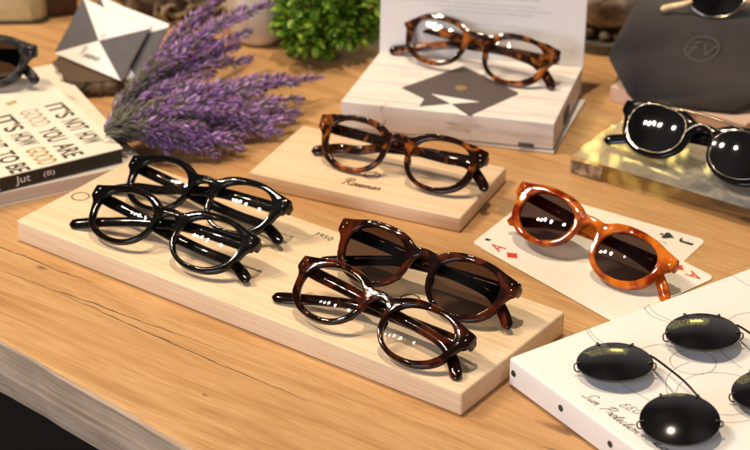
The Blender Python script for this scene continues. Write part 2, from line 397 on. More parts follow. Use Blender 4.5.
# price number on the long board
pa, pb = un(311, 232.5, B1[5]), un(335, 241.5, B1[5])
lab = thing('number_label', 'tiny clear label printed 3950 with an underline, on the long board', 'label', ((pa+pb)/2).to_tuple()[:2]+(B1[5],), math.atan2(pb.y-pa.y, pb.x-pa.x))
text_mesh('digits', '3950', plain('grey_print', (.12, .085, .055), .6), lab, Matrix.Translation((0, .001, .00025)), .0165, .0056, 0, .00005)
from_bm('underline', box_bm(-.0085, .0095, -.0034, -.0031, .0002, .00028), plain('faint_print', (.30, .21, .13), .6), lab)

# ------------------------------------------------------------------ glasses
YB = .0238      # drop from lens mid-line to the rim bottom (origin of every pair)
def lens_outline(cx, a, bt, bb, n=56, pt=2.5, pb=2.15, skew=.0012):
    out = []
    for i in range(n):
        t = 2*math.pi*i/n; c, s = math.cos(t), math.sin(t); p = pt if s > 0 else pb
        x = math.copysign(abs(c)**(2/p), c)*a; y = math.copysign(abs(s)**(2/p), s)*(bt if s > 0 else bb)
        x *= 1+.05*(y/bt if y > 0 else y/bb)
        out.append((cx+x, y+skew*(1 if cx > 0 else -1)*x/a*1.0))
    return out
BEND = .60     # base curve of the front
def bend(x): return -BEND*x*x
LEFT = [(-.0715, .0110, -.0085), (-.066, .0110, -.0105), (-.036, .0100, -.0090), (0, .0085, -.0085), (.036, .0070, -.0085), (.056, .0040, -.0085), (.070, -.0045, -.0085), (.0805, -.0145, -.0080)]
RIGHT = [(.0715, .0110, -.0085), (.066, .0110, -.0115), (.036, .0100, -.0130), (.010, .0085, -.0135), (-.022, .0045, -.0135), (-.042, -.0015, -.0130), (-.064, -.0100, -.0120), (-.0850, -.0185, -.0110)]
def make_glasses(label, cat, root_M, group, M_frame, M_lens, rim=.0036, M_temple=None, square=0., left=LEFT, right=RIGHT, rivets=True, z_support=0.):
    g = thing('eyeglasses' if cat == 'glasses' else 'sunglasses', label, cat, group=group, mat=root_M)
    M_temple = M_temple or M_frame
    a, bt, bb = .0262-(rim-.0036)*.9, .0194-(rim-.0036)*.7, .0199-(rim-.0036)*.6
    pt = 2.3+square
    half = [(0, .0166), (.0045, .0163), (.0085, .0160), (.0120, .0172), (.0175, .0203), (.0260, .0228), (.0360, .0238), (.0460, .0237), (.0560, .0222), (.0640, .0200), (.0710, .0184), (.0755, .0175), (.0768, .0162),
            (.0768, .0095), (.0758, .0070), (.0735, .0050), (.0712, .0015), (.0696, -.0040), (.0665, -.0115), (.0600, -.0180), (.0505, -.0224), (.0390, -.0238), (.0285, -.0226), (.0190, -.0182), (.0126, -.0118), (.0096, -.0050),
            (.0086, .0005), (.0072, .0060), (.0044, .0096), (0, .0110)]
    if square: half = [(x, y+(.0022*square/.4 if x > .06 and y > .013 else 0)) for x, y in half]
    full = half + [(-x, y) for x, y in half[::-1][1:-1]]
    outer = [tuple(p) for p in catmull(full, 4, True)]
    holes = [lens_outline(cx, a, bt, bb, pt=pt) for cx in (.039, -.039)]
    me = curve2d('front', [outer]+holes, .0013, .0013, 3)
    bm = bmesh.new(); bm.from_mesh(me); bpy.data.meshes.remove(me)
    bmesh.ops.remove_doubles(bm, verts=bm.verts, dist=.00003)
    # end-piece blocks that wrap back to the hinges
    for sgn in (1, -1):
        pts = [(sgn*.0733, .0124, .0005+bend(.0735)), (sgn*.0741, .0124, -.0035+bend(.0735)), (sgn*.0737, .0120, -.0080+bend(.0735))]
        sweep(bm, pts, [.0046, .0044, .0036], [.0024, .0025, .0021], 12, side=(0, 1, 0), power=3.5)
    for v in bm.verts:
        if abs(v.co.x) < .0710 or v.co.z > -.0031: v.co.z += bend(v.co.x) if v.co.z > -.0031 else 0
        v.co.y += YB
    # nose pads moulded into the rims
    for sgn in (1, -1):
        ball(bm, Vector((sgn*.0128, YB-.0060, -.0022)), .0038, .40, 1.5, .6)
    fr = from_bm('front_frame', bm, M_frame, g)
    me = fr.data; me.polygons.foreach_set('use_smooth', [True]*len(me.polygons)); me.set_sharp_from_angle(angle=R(50))
    if rivets:
        for sgn in (1, -1):
            bm = bmesh.new()
            for (rx, ry) in ((.0715, .0145), (.0728, .0106)):
                ball(bm, Vector((sgn*rx, YB+ry, bend(rx)+.0025)), .00065, 1, 1, .5, 8, 5)
            from_bm('rivet', bm, M_steel, fr, True)
    for cx in (.039, -.039):
        ol = lens_outline(cx, a+.0006, bt+.0006, bb+.0006, 48, pt=pt)
        verts = []; faces = []; RN = 7
        for k in range(RN+1):
            q = k/RN
            for (x, y) in ol:
                X, Y = cx+(x-cx)*q, y*q; rr = (X-cx)**2+Y**2
                verts.append((X, Y+YB, bend(X)+.0013-rr*2.6))
        n = len(ol)
        for k in range(RN):
            for i in range(n): faces.append((k*n+i, k*n+(i+1) % n, (k+1)*n+(i+1) % n, (k+1)*n+i))
        lo = mesh('lens', verts, faces, M_lens, g, True)
    # folded temples
    for path in (right, left):
        P = [tuple(q) for q in catmull(path, 6)]; N = len(P)
        acc = np.cumsum([0]+[np.linalg.norm(np.array(P[i+1])-np.array(P[i])) for i in range(N-1)]); f = acc/acc[-1]; LT = acc[-1]
        end = np.clip((LT-acc)/.0045, 0, 1); rnd_ = np.sqrt(np.clip(1-(1-end)**2, .04, 1))
        hh = np.interp(f, [0, .06, .35, .62, .80, .92, 1], [.0046, .0048, .0044, .0039, .0039, .0045, .0043])*rnd_
        tt = np.interp(f, [0, .8, 1], [.0019, .0018, .0020])*np.sqrt(rnd_)
        bm = sweep(bmesh.new(), [(q[0], q[1]+YB, q[2]) for q in P], list(tt), list(hh), 14, side=(0, 0, 1), power=2.7)
        t = from_bm('temple', bm, M_temple, g, True)
        hx, hy, hz = path[0]; sg = 1 if hx > 0 else -1
        bm = box_bm(hx-.0012, hx+.0012, YB+hy-.0024, YB+hy+.0024, hz-.0022, hz+.0030, .0003)
        from_bm('hinge', bm, M_steel, t)
    # settle on the surface beneath
    zmin = min((root_M @ v.co).z for o in g.children for v in o.data.vertices); dz = z_support-zmin
    print('SETTLE', label[:40], round(dz*1000, 2), [(o.name.split('.')[0], round((min((root_M @ v.co).z for v in o.data.vertices)-z_support)*1000, 1)) for o in g.children if o.name[:4] in ('temp', 'fron')])
    root_M = Matrix.Translation((0, -1.85*dz, dz)) @ root_M; g.matrix_world = root_M
    return g
def pose(yaw, tilt, roll, t):
    B = Matrix(((1, 0, 0), (0, 0, -1), (0, 1, 0))).to_4x4()
    Mx = Matrix.Rotation(R(yaw), 4, 'Z') @ B @ Matrix.Rotation(R(tilt), 4, 'X') @ Matrix.Rotation(R(roll), 4, 'Z')
    Mx = Matrix.Translation(Vector(t)/1000) @ Mx @ Matrix.Translation((0, -YB, 0)); return Mx
GG = 'folded glasses on the pine boards and stand'
def mv(path, f): return [tuple(np.add(p, f(p))) for p in path]
L1 = [(-.0715, .0110, -.0085), (-.066, .0110, -.0120), (-.036, .0075, -.0135), (-.006, .0020, -.0140), (.030, -.0020, -.0135), (.056, -.0040, -.0120), (.070, -.0085, -.0105), (.0810, -.0150, -.0095)]
R1 = [(.0715, .0110, -.0085), (.066, .0110, -.0100), (.036, .0105, -.0085), (.010, .0095, -.0080), (-.022, .0035, -.0085), (-.042, -.0020, -.0085), (-.064, -.0095, -.0085), (-.0850, -.0180, -.0080)]
make_glasses('glossy black eyeglasses with clear lenses at the front left of the long board', 'glasses', pose(-34.0, -54.4, .6, (-155.2, 1315.6, 34.4)), GG, M_blackac, M_clear, .0038, left=L1, right=R1, z_support=B1[5])
make_glasses('black eyeglasses with brown flecked temples, behind the other black pair on the long board', 'glasses', pose(-37.0, -52.4, 3.5, (-134.0, 1371.9, 33.0)), GG, M_plainblack, M_clear, .0038, M_temple=M_blackac2,
             left=L1, right=mv(R1, lambda p: (0, .004 if p[0] < -.05 else 0, 0)), z_support=B1[5])
make_glasses('dark red tortoiseshell eyeglasses with clear lenses at the front right of the long board', 'glasses', pose(-36.7, -57.3, -4.0, (-1.0, 1194.8, 35.0)), GG, M_tort, M_clear, .0038, z_support=B1[5])
make_glasses('dark red tortoiseshell sunglasses with brown lenses at the back right of the long board', 'sunglasses', pose(-35.2, -45.8, -1.4, (30.8, 1249.1, 37.6)), GG, M_tort, M_sun, .0040, z_support=B1[5])
make_glasses('honey orange tortoiseshell sunglasses lying on the two playing cards', 'sunglasses', pose(-39, -50.3, -6.5, (157.6, 1332.0, 21.0)) @ Matrix.Scale(.98, 4), None, M_orange, M_sun2, .0052,
             left=mv(LEFT, lambda p: (.004 if p[0] > .05 else 0, 0, 0)), right=mv(RIGHT, lambda p: (.012 if p[0] < -.05 else 0, .004 if p[0] < -.05 else 0, 0)), z_support=.0008)
make_glasses('brown tortoiseshell eyeglasses alone on the small pine board', 'glasses', pose(-29.6, -38, 1.0, (16.6, 1443.2, 34.8)) @ Matrix.Scale(.98, 4), GG, M_tort2, M_clear, .0043, square=.25,
             left=mv(LEFT, lambda p: (.002 if p[0] > .05 else 0, .003 if p[0] > .05 else 0, -.004 if abs(p[0]) < .07 else 0)), right=mv(RIGHT, lambda p: (.004 if p[0] < -.05 else 0, .006 if p[0] < -.05 else 0, -.004 if abs(p[0]) < .07 else 0)), z_support=B2[5])
make_glasses('amber and brown tortoiseshell eyeglasses standing on the printed cardboard stand', 'glasses', pose(-27.5, -42, -2.8, (86.4, 1622.5, 47.6)) @ Matrix.Scale(.97, 4), GG, M_tort3, M_clear, .0044, square=.4, z_support=.0284)

# ------------------------------------------------------------------ playing cards
def card_poly(w, d, r=.006, n=6):
    out = []
    for (cx, cy, a0) in ((w-r, d-r, 0), (r, d-r, 90), (r, r, 180), (w-r, r, 270)):
        for k in range(n+1): a = R(a0+90*k/n); out.append((cx+r*math.cos(a), cy+r*math.sin(a)))
    return out
def spade_bm(s):
    pts = [(0, 1), (.25, .62), (.62, .25), (.86, -.1), (.8, -.42), (.5, -.55), (.2, -.42), (.1, -.35), (.2, -.75), (.34, -.95)]
    pts = pts+[(-x, y) for x, y in pts[::-1]]; pts = pts[:-1] if pts[0] == pts[-1] else pts
    return prism_bm([(x*s, y*s) for x, y in pts], 0, .00006)
def dia_bm(s):
    return prism_bm([(0, s), (.42*s, .42*s), (.8*s, 0), (.42*s, -.42*s), (0, -s), (-.42*s, -.42*s), (-.8*s, 0), (-.42*s, .42*s)], 0, .00006)
def card(label, x, y, a, z, rank, suit, M_ink_):
    W, D = .148, .105
    c = thing('playing_card', label, 'playing card', (x, y, z), a, 'large playing cards under the orange sunglasses')
    from_bm('sheet', prism_bm(card_poly(W, D), 0, .0004), M_card, c)
    Z = .00042
    # card upright direction is -x (long axis along x); corner index near x=0,y=0 and x=W,y=D
    for (ox, oy, s) in ((.0115, .0105, 1), (W-.0115, D-.0105, -1)):
        Mr = frame_M((ox, oy, Z), (0, s, 0), (-s, 0, 0))
        text_mesh('rank_letter', rank, M_ink_, c, Mr, .0085 if rank == 'A' else .007, .0125, 0, .00006, .01)
        Ms = frame_M((ox+s*.0165, oy, Z), (0, s, 0), (-s, 0, 0))
        o = from_bm('suit_pip', spade_bm(.0062) if suit == 's' else dia_bm(.0062), M_ink_, c); o.matrix_local = Ms
    if suit == 's':
        bm = bmesh.new(); e = .0235
        q = [(e, .021, Z), (W-e, .021, Z), (W-e, D-.021, Z), (e, D-.021, Z)]
        sweep(bm, q, .0001, .00025, 4, side=(0, 0, 1), closed=True); sweep(bm, [(e, .021, Z), (W/2, D/2, Z), (W-e, D-.021, Z)], .0001, .0002, 4, side=(0, 0, 1))
        from_bm('court_border', bm, M_line, c)
    return c
card('jack of spades card lying underneath the ace of diamonds card', .0738, 1.3566, -.5762, .0001, 'J', 's', M_ink)
card('ace of diamonds card on top, its far end under the white canvas', .0781, 1.3523, -.8786, .00055, 'A', 'd', M_red)

# ------------------------------------------------------------------ white canvas with clip-on lenses
CV = (.0908, 1.1574, -.9726, .42, .0227)
cv = thing('canvas_panel', 'white stretched canvas with thin line drawing and handwriting, dark tacks along its side', 'canvas', (CV[0], CV[1], .0012), CV[2])
from_bm('canvas_cloth', box_bm(0, CV[3], 0, .40, 0, CV[4]-.0012, .0022, 4), M_canvas, cv, True)
bpy.context.view_layer.update()
def cvl(px, py, z=None):
    z = CV[4] if z is None else z
    p = un(px, py, z); q = Matrix.Rotation(-CV[2], 4, 'Z') @ (p-Vector((CV[0], CV[1], .0012))); return q
dv = Matrix.Rotation(CV[2], 4, 'Z')
for (px, py) in ((515.3, 374.2), (559.2, 410), (606.8, 446.8)):
    x = cvl(px, py, .0115).x
    bm = bmesh.new(); ball(bm, Vector((x, -.0002, .0115)), .0024, 1, .35, 1, 12, 8); from_bm('tack', bm, M_tack, cv, True)
ZC = CV[4]-.0012+.00006
def ink(pxs, r=.00022, mat=None, closed=False):
    pts = [(q.x, q.y, ZC) for q in (cvl(a, b) for a, b in pxs)]
    P = [tuple(p) for p in catmull(pts, 8, closed)]
    bm = sweep(bmesh.new(), P, .00006, r, 4, side=(0, 0, 1), closed=closed); from_bm('drawn_line', bm, mat or M_pencil, cv)
def ring_px(px, py, rx, n=24):
    q = cvl(px, py); return [(q.x+rx*math.cos(2*math.pi*k/n), q.y+rx*math.sin(2*math.pi*k/n), ZC) for k in range(n)]
for px, py, r in ((722, 397, .030), (693, 362, .0155), (760, 330, .024)):
    bm = sweep(bmesh.new(), ring_px(px, py, r), .00006, .00022, 4, side=(0, 0, 1), closed=True); from_bm('drawn_line', bm, M_pencil, cv)
ink([(586, 328), (590, 336), (600, 345), (612, 352)]); ink([(588, 327), (593, 335), (603, 343)])
ink([(643, 307), (652, 316), (668, 322)]); ink([(648, 305), (657, 314), (672, 321)]); ink([(644, 309), (647, 306), (650, 304.5)])
ink([(640, 349), (655, 345), (668, 344)]); ink([(652, 368), (664, 380), (672, 392), (676, 400)]); ink([(668, 395), (666, 380), (676, 368), (690, 362)])
ink([(716, 346), (728, 358), (742, 368)]); ink([(726, 271), (744, 283), (760, 290)]); ink([(727, 271), (740, 268), (756, 262)])
ink([(652, 402), (640, 395), (628, 388), (615, 378)]); ink([(718, 414), (732, 415), (748, 412)])
def line_M(a, b):
    qa, qb = cvl(*a), cvl(*b); d = qb-qa; d.z = 0
    return frame_M(((qa.x+qb.x)/2, (qa.y+qb.y)/2, ZC), d, (-d.y, d.x, 0)), d.length
Mx, L = line_M((581, 395.5), (635, 434)); script('handwriting', 'Sun Protection', M_hand, cv, Mx, L, .0088, .0003, .45)
Mx, L = line_M((618, 405.5), (637, 414.5)); script('handwriting', 'EEO', M_hand, cv, Mx, L, .0062, .00028, .3)
Mx, L = line_M((640, 435), (668, 455)); script('handwriting', 'serium', M_hand, cv, Mx, L, .0105, .00035, .45)

def clip_on(label, pa, pb, tilt_a, tilt_b, ha, hb, wire):
    ca, cb = un(*pa, CV[4]+ha), un(*pb, CV[4]+hb); root = thing('clip_on_lenses', label, 'clip-on lenses', ((ca.x+cb.x)/2, (ca.y+cb.y)/2, CV[4]), 0, 'clip-on sun lenses on the white canvas')
    o = root.location; ax = Vector((cb.x-ca.x, cb.y-ca.y, 0)).normalized()
    for k, (c, tl) in enumerate(((ca, tilt_a), (cb, tilt_b))):
        Mx = Matrix.Translation(c-o) @ Matrix.Rotation(R(tl[0]), 4, 'X') @ Matrix.Rotation(R(tl[1]), 4, 'Y')
        verts = []; faces = []; n = 64; RN = 8; a, b = .0255, .0226
        for side in (0, 1):
            for q in range(RN+1):
                f = q/RN
                for i in range(n):
                    t = 2*math.pi*i/n; x, y = a*f*math.cos(t), b*f*math.sin(t)
                    verts.append((x, y, .0034-(x*x+y*y)*7.0-side*.0016))
        st = (RN+1)*n
        for q in range(RN):
            for i in range(n):
                j = (i+1) % n
                faces.append((q*n+i, (q+1)*n+i, (q+1)*n+j, q*n+j)); faces.append((st+q*n+i, st+q*n+j, st+(q+1)*n+j, st+(q+1)*n+i))
        for i in range(n): j = (i+1) % n; faces.append((RN*n+i, st+RN*n+i, st+RN*n+j, RN*n+j))
        le = mesh('lens', verts, faces, M_ovallens, root, True); le.matrix_local = Mx; le.data.set_sharp_from_angle(angle=R(60))
        # wire claws gripping the lens edge, standing on the canvas
        for ang, ln in ((183, 1.0), (112, .6), (58, .6), (-8, .8)):
            t = R(ang); ez = .0034-(a*a*math.cos(t)**2+b*b*math.sin(t)**2)*7.0
            e = Vector((a*math.cos(t), b*math.sin(t), ez)); u = Vector((math.cos(t), math.sin(t), 0))
            drop = (Mx @ e).z
            pts = [e-u*.0032+Vector((0, 0, .0012)), e-u*.0008+Vector((0, 0, .0012)), e+u*.0012+Vector((0, 0, .0004)), e+u*.0016-Vector((0, 0, .0022)), e+u*.0006-Vector((0, 0, min(.0052, drop-.0008)*ln)), e-u*.0022-Vector((0, 0, min(.006, drop-.0006)*ln))]
            w = tube('claw', [tuple(p) for p in catmull(pts, 4)], .00055, M_gun, root, 6); w.matrix_local = Mx
    pts = [un(x, y, CV[4]+h)-o for x, y, h in wire]
    tube('bridge_wire', [tuple(p) for p in catmull(pts, 8)], .0008, M_gun, root, 8)
    return root
clip_on('pair of round black clip-on lenses nearest the front of the white canvas, one tilted up', (615, 361), (680, 418.5), (2, -2), (13, -3), .0105, .0120,
        [(650, 355.5, .009), (656, 359, .011), (668, 368, .014), (684, 381, .015), (697, 395, .014), (706, 404, .013)])
clip_on('pair of round black clip-on lenses farther back on the canvas, toward the right edge', (703, 331), (771, 389), (2, -2), (4, -6), .0110, .0110,
        [(737, 325, .010), (744, 329, .012), (757, 338, .015), (773, 351, .016), (786, 364, .015), (796, 374, .014)])

# ------------------------------------------------------------------ books at the left
def corner_M(o, x, y): return frame_M(o, x, y)
K1 = un(122.2, 148.2, .0258); K0 = un(0, 177.5, .0258); be = (K1-K0); be.z = 0; be.normalize(); bn = Vector((-be.y, be.x, 0))
ang_b = math.atan2(be.y, be.x)
bk = thing('book', 'cream covered book with tall title lettering and a black spine, upper of two', 'book', (K1.x, K1.y, .0128), ang_b, 'stacked books at the left')
W, D = .30, .182
from_bm('spine', box_bm(-W, 0, 0, .012, 0, .0122, .001), M_spine, bk)
from_bm('page_block', box_bm(-W, -.003, .0121, D-.003, .0012, .0118), M_pages, bk)
from_bm('cover', box_bm(-W, .0004, -.0006, D, .0123, .0135, .0004), M_cover, bk)
from_bm('back_cover', box_bm(-W, 0, .0122, D, 0, .0011), M_cover, bk)
def bkl(px, py): return Matrix.Rotation(-ang_b, 4, 'Z') @ (un(px, py, .0263)-Vector((K1.x, K1.y, 0)))
def row(words, a, b, hgt, dm=0):
    pa, pb = bkl(*a), bkl(*b); x = (pa.x+pb.x)/2; y0, y1 = pa.y, pb.y
    n = sum(len(w) for w, _ in words)+.6*(len(words)-1); pos = y0
    for w, mt in words:
        l = (y1-y0)*len(w)/n
        text_mesh('title_lettering', w, mt, bk, frame_M((x, pos+l/2, .01352), (0, -1, 0), (1, 0, 0)), abs(l)*.95, hgt, 0, .00008, .020)
        pos += l+(y1-y0)*.6/n
s1, s2, s3 = (47, 102), (22.5, 108.5), (-3, 115); e1, e2, e3 = (101, 142), (80, 154), (53.5, 161.5)
row([("IT'S", M_type), ('NOT', M_type), ('HOW', M_type)], (52, 104), (96, 143), .0172)
row([('GOOD', M_silver), ('YOU', M_type), ('ARE', M_type)], (26, 110), (76, 156.5), .0172)
row([("IT'S", M_type), ('HOW', M_type), ('GOOD', M_gold)], (1, 116), (50, 164), .0172)
row([('YOU', M_type), ('WANT', M_type), ('TO BE', M_type)], (-30, 120), (23, 172), .0172)
for k in range(3):
    p = bkl(8+3.2*k, 104.3-1.2*k); from_bm('gold_emblem', box_bm(p.x-.0012, p.x+.0016, p.y-.003, p.y+.003, .0135, .01358), M_gold, bk)
for px, s, w, h in ((20, 'Jut', .0125, .0085), (45.5, '(B)', .0095, .0055), (-6, 'E', .006, .0085)):
    p = Matrix.Rotation(-ang_b, 4, 'Z') @ (un(px, 181.0-.27*px, .020)-Vector((K1.x, K1.y, 0)))
    text_mesh('spine_lettering', s, M_white, bk, frame_M((p.x, -.0001, .0062), (1, 0, 0), (0, 0, 1)), w, h, 0, .00006)
b0 = thing('book', 'plain cream book lying underneath the book with the title lettering', 'book', (K1.x, K1.y, 0), ang_b+R(-3.5), 'stacked books at the left')
from_bm('page_block', box_bm(-.33, .0155, -.006, .214, .0012, .0112), M_pages, b0)
from_bm('cover', box_bm(-.33, .0168, -.0065, .216, .0113, .0124, .0004), M_cover, b0)
from_bm('back_cover', box_bm(-.33, .0168, -.0065, .216, .0001, .0011, .0003), M_cover, b0)

# dark glitter sunglasses standing at the far end of the book
def glitter():
    n = NT('glitter_black_acetate'); v = n.coords(); vo = n.n('ShaderNodeTexVoronoi', Scale=900.0); n.l(v, vo.inputs['Vector'])
    f = n.noise(v, 160, 3); c = n.mix(n.ramp(f, [(.5, (0,0,0)), (.6, (1,1,1))]), (.006, .005, .006), (.04, .033, .03))
    n.bsdf(c, n.math('MULTIPLY_ADD', f, .3, .1), vo.outputs['Distance'], 0.35, .0006, **{'Specular IOR Level': .3}); return n.m
q = un(-11, 84, .0263)
make_glasses('speckled black sunglasses standing on the book at the left edge', 'sunglasses', pose(-10, -40, 0, (q.x*1000-34, q.y*1000+10, 46)), None, glitter(), lens_mat('smoke_lens', (.10, .085, .09), 1.1), .0052, z_support=.0264)

# ------------------------------------------------------------------ printed cardboard stand
S_FL, S_FR, S_HR, S_HL = (Vector((v[0], v[1], 0)) for v in ((-.0293, 1.5561), (.1482, 1.5133), (.1818, 1.6298), (.0037, 1.6609)))
st = thing('display_stand', 'cardboard display stand printed with pale planks and a dark card, its white back panel raised', 'display stand', S_FL.to_tuple(), R(-13.0))
inv = (Matrix.Translation(S_FL) @ Matrix.Rotation(R(-13.0), 4, 'Z')).inverted()
L4 = [inv @ v for v in (S_FL, S_FR, S_HR, S_HL)]
def planks():
    n = NT('printed_planks'); v = n.coords(); g = n.noise(n.coords(scale=(9, 90, 60)), 1.6, 5, .6, .5)
    c = n.ramp(g, [(.28, (.58, .50, .45)), (.45, (.78, .71, .65)), (.7, (.85, .79, .74))])
    s = n.n('ShaderNodeSeparateXYZ'); n.l(v, s.inputs[0])
    w = n.math('PINGPONG', n.math('ADD', n.math('MULTIPLY_ADD', n.noise(n.coords(scale=(20, 1, 1)), 1, 2), .002, s.outputs[1]), -.0105), .018)
    k = n.math('LESS_THAN', w, .00055)
    kn = n.noise(n.coords(scale=(20, 60, 20), loc=(.3, 0, 0)), 1.5, 3, .6, 1.5)
    c = n.mix(n.ramp(kn, [(.64, (0,0,0)), (.74, (1,1,1))]), c, (.50, .37, .30))
    c = n.mix(n.math('MULTIPLY', k, .7), c, (.30, .20, .15)); n.bsdf(c, .5, g, .05, .0005); return n.m
M_planks = planks()
STZ = .0282
from_bm('tray', prism_bm([(p.x, p.y) for p in L4], .0042, STZ, .0007), M_planks, st)
ex = .0035
low = [(L4[0].x, L4[0].y+.002), (L4[1].x+.001, L4[1].y-.0005), (L4[2].x+.006, L4[2].y-.012), (L4[3].x, L4[3].y)]
from_bm('bottom_flap', prism_bm(low, .0004, .0028, .0004), M_paper, st)
from_bm('tray_gap', prism_bm([(p.x*.985+.001, p.y*.96+.004) for p in L4], .0028, .0042), M_slate, st)
# dark magnet patches on the side and front edge
e = (L4[2]-L4[1]).normalized(); nrm = Vector((e.y, -e.x, 0))
c0 = L4[1]+e*.052
o = from_bm('magnet_patch', box_bm(-.010, .010, -.0005, .0005, -.0055, .0055), M_slate, st); o.matrix_local = frame_M(c0+nrm*.0006+Vector((0, 0, .0135)), e, nrm)
c0 = L4[0].lerp(L4[1], .875); e2 = (L4[1]-L4[0]).normalized(); n2 = Vector((e2.y, -e2.x, 0))
o = from_bm('magnet_patch', box_bm(-.0065, .0065, -.0005, .0005, -.0016, .0016), M_slate, st); o.matrix_local = frame_M(c0+n2*.0006+Vector((0, 0, .0062)), e2, n2)
# raised lid
hx = (L4[3]-L4[2]); hw = hx.length; hx.normalize()
Ml = frame_M(L4[3].lerp(L4[2], .5)+Vector((0, 0, STZ-.001)), -hx, Vector((0, .10, .995)))
lid = from_bm('back_panel', box_bm(-hw/2-.0004, hw/2+.0006, 0, .135, -.0022, 0, .0004), plain('white_lid_paper', (.80, .765, .745), .5, .015, 60, .02), st); lid.matrix_local = Ml
M_grey = plain('grey_print_text', (.42, .38, .36), .6)
def lid_line(x0, y0, w, txt):
    o = text_mesh('printed_text', txt, M_grey, lid, Matrix.Translation((x0+w/2, y0, .00002)), w, .0019, 0, .00005)
T = ['and warm natural shades matched by hand for every face and season', 'our frames are made to last and polished slowly in small batches today', 'with clear lenses set by careful hands']
lid_line(-.072, .0515, .120, T[0]); lid_line(-.052, .0478, .112, T[1]); lid_line(-.035, .0440, .079, T[2]); lid_line(-.012, .0330, .042, 'thank you for choosing us')
lid_line(-.068, .0580, .118, T[1]); lid_line(-.070, .0640, .116, T[0])
# printed dark card with white flaps on the tray
def stl(px, py): return inv @ un(px, py, STZ)
def flat(name, pxs, mt, dz):
    pts = [stl(*q) for q in pxs]; a = sum(pts[i].x*pts[(i+1) % len(pts)].y-pts[(i+1) % len(pts)].x*pts[i].y for i in range(len(pts)))
    if a < 0: pts = pts[::-1]
    return from_bm(name, prism_bm([(p.x, p.y) for p in pts], STZ-.0002, STZ+dz), mt, st)
flat('printed_dark_card', [(401, 88), (463, 66), (520, 93.5), (470, 116), (455, 108), (419, 107), (424, 99)], plain('printed_charcoal', (.10, .075, .07), .5, .05, 60, .02), .00006)
flat('printed_pale_flap', [(431, 94), (480, 102), (451, 104)], M_paper, .00012)
flat('printed_pale_flap', [(419, 107), (451, 104), (468, 116)], M_paper, .00013)
flat('printed_shadow_edge', [(518, 92), (524, 90.5), (526, 94), (519, 96.5)], plain('printed_pale_edge', (.85, .72, .55), .5), .00008)  # small pale patch at the right corner of the dark card
pm = stl(461, 88); logo_ring(st, pm.x, pm.y, STZ+.00012, .004, .004, .2).data.materials[0] = M_gold

# ------------------------------------------------------------------ acrylic block with clip-on black sunglasses
A0 = Vector((.1583, 1.4785, 0)); aa = R(-35.1)
ac = thing('acrylic_block', 'clear acrylic block over a gold and blue marbled print with painted bulb glints, under black sunglasses', 'display block', A0, aa)
AW, AD, AH = .26, .112, .017
def acrylic():
    n = NT('clear_acrylic'); tr = n.n('ShaderNodeBsdfTransparent'); tr.inputs[0].default_value = (.93, .92, .90, 1)
    gl = n.n('ShaderNodeBsdfGlossy', Roughness=.03); mx = n.n('ShaderNodeMixShader')
    n.l(schlick(n, .045, .42), mx.inputs[0]); n.l(tr.outputs[0], mx.inputs[1]); n.l(gl.outputs[0], mx.inputs[2]); n.l(mx.outputs[0], n.out.inputs[0]); return n.m
M_acr = acrylic()
from_bm('clear_body', box_bm(0, AW, 0, AD, .0004, AH, .0007, 2), M_acr, ac)
def marble():
    n = NT('marbled_print'); v = n.coords(); s = n.n('ShaderNodeSeparateXYZ'); n.l(v, s.inputs[0])
    g = n.noise(v, 38, 5, .6, 1.5); g2 = n.noise(v, 130, 4, .65, .8)
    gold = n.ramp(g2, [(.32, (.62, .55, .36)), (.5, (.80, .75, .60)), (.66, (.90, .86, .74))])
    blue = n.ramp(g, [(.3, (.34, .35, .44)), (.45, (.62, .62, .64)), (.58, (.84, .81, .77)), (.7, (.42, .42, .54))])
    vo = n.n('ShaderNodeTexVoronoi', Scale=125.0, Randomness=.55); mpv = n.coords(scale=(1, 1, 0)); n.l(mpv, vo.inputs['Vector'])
    gold = n.mix(n.ramp(vo.outputs['Distance'], [(.18, (.6,.6,.6)), (.42, (0,0,0))]), gold, (.93, .80, .38))  # round yellow dots paint mirrored bulbs into the print colour
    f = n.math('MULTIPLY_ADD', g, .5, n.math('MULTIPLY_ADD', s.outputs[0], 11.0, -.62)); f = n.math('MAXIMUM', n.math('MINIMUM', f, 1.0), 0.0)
    c = n.mix(f, gold, blue); b = n.bsdf(c, .3); t_ = n.n('ShaderNodeBsdfTransparent'); n.l(c, t_.inputs[0]); mx = n.n('ShaderNodeMixShader'); mx.inputs[0].default_value = .68
    n.l(b.outputs[0], mx.inputs[1]); n.l(t_.outputs[0], mx.inputs[2]); n.l(mx.outputs[0], n.out.inputs[0]); return n.m
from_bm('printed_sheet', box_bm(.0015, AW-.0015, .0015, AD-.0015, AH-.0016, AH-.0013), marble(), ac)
from_bm('end_insert', box_bm(.0015, .030, .0012, .0030, .0012, AH-.005), two_tone('crinkled_foil', [(.3, (.05, .035, .02)), (.5, (.28, .20, .13)), (.7, (.62, .5, .36))], 160, .25, 4, .6, .002), ac)  # mottled strip imitates refraction inside the block's left end

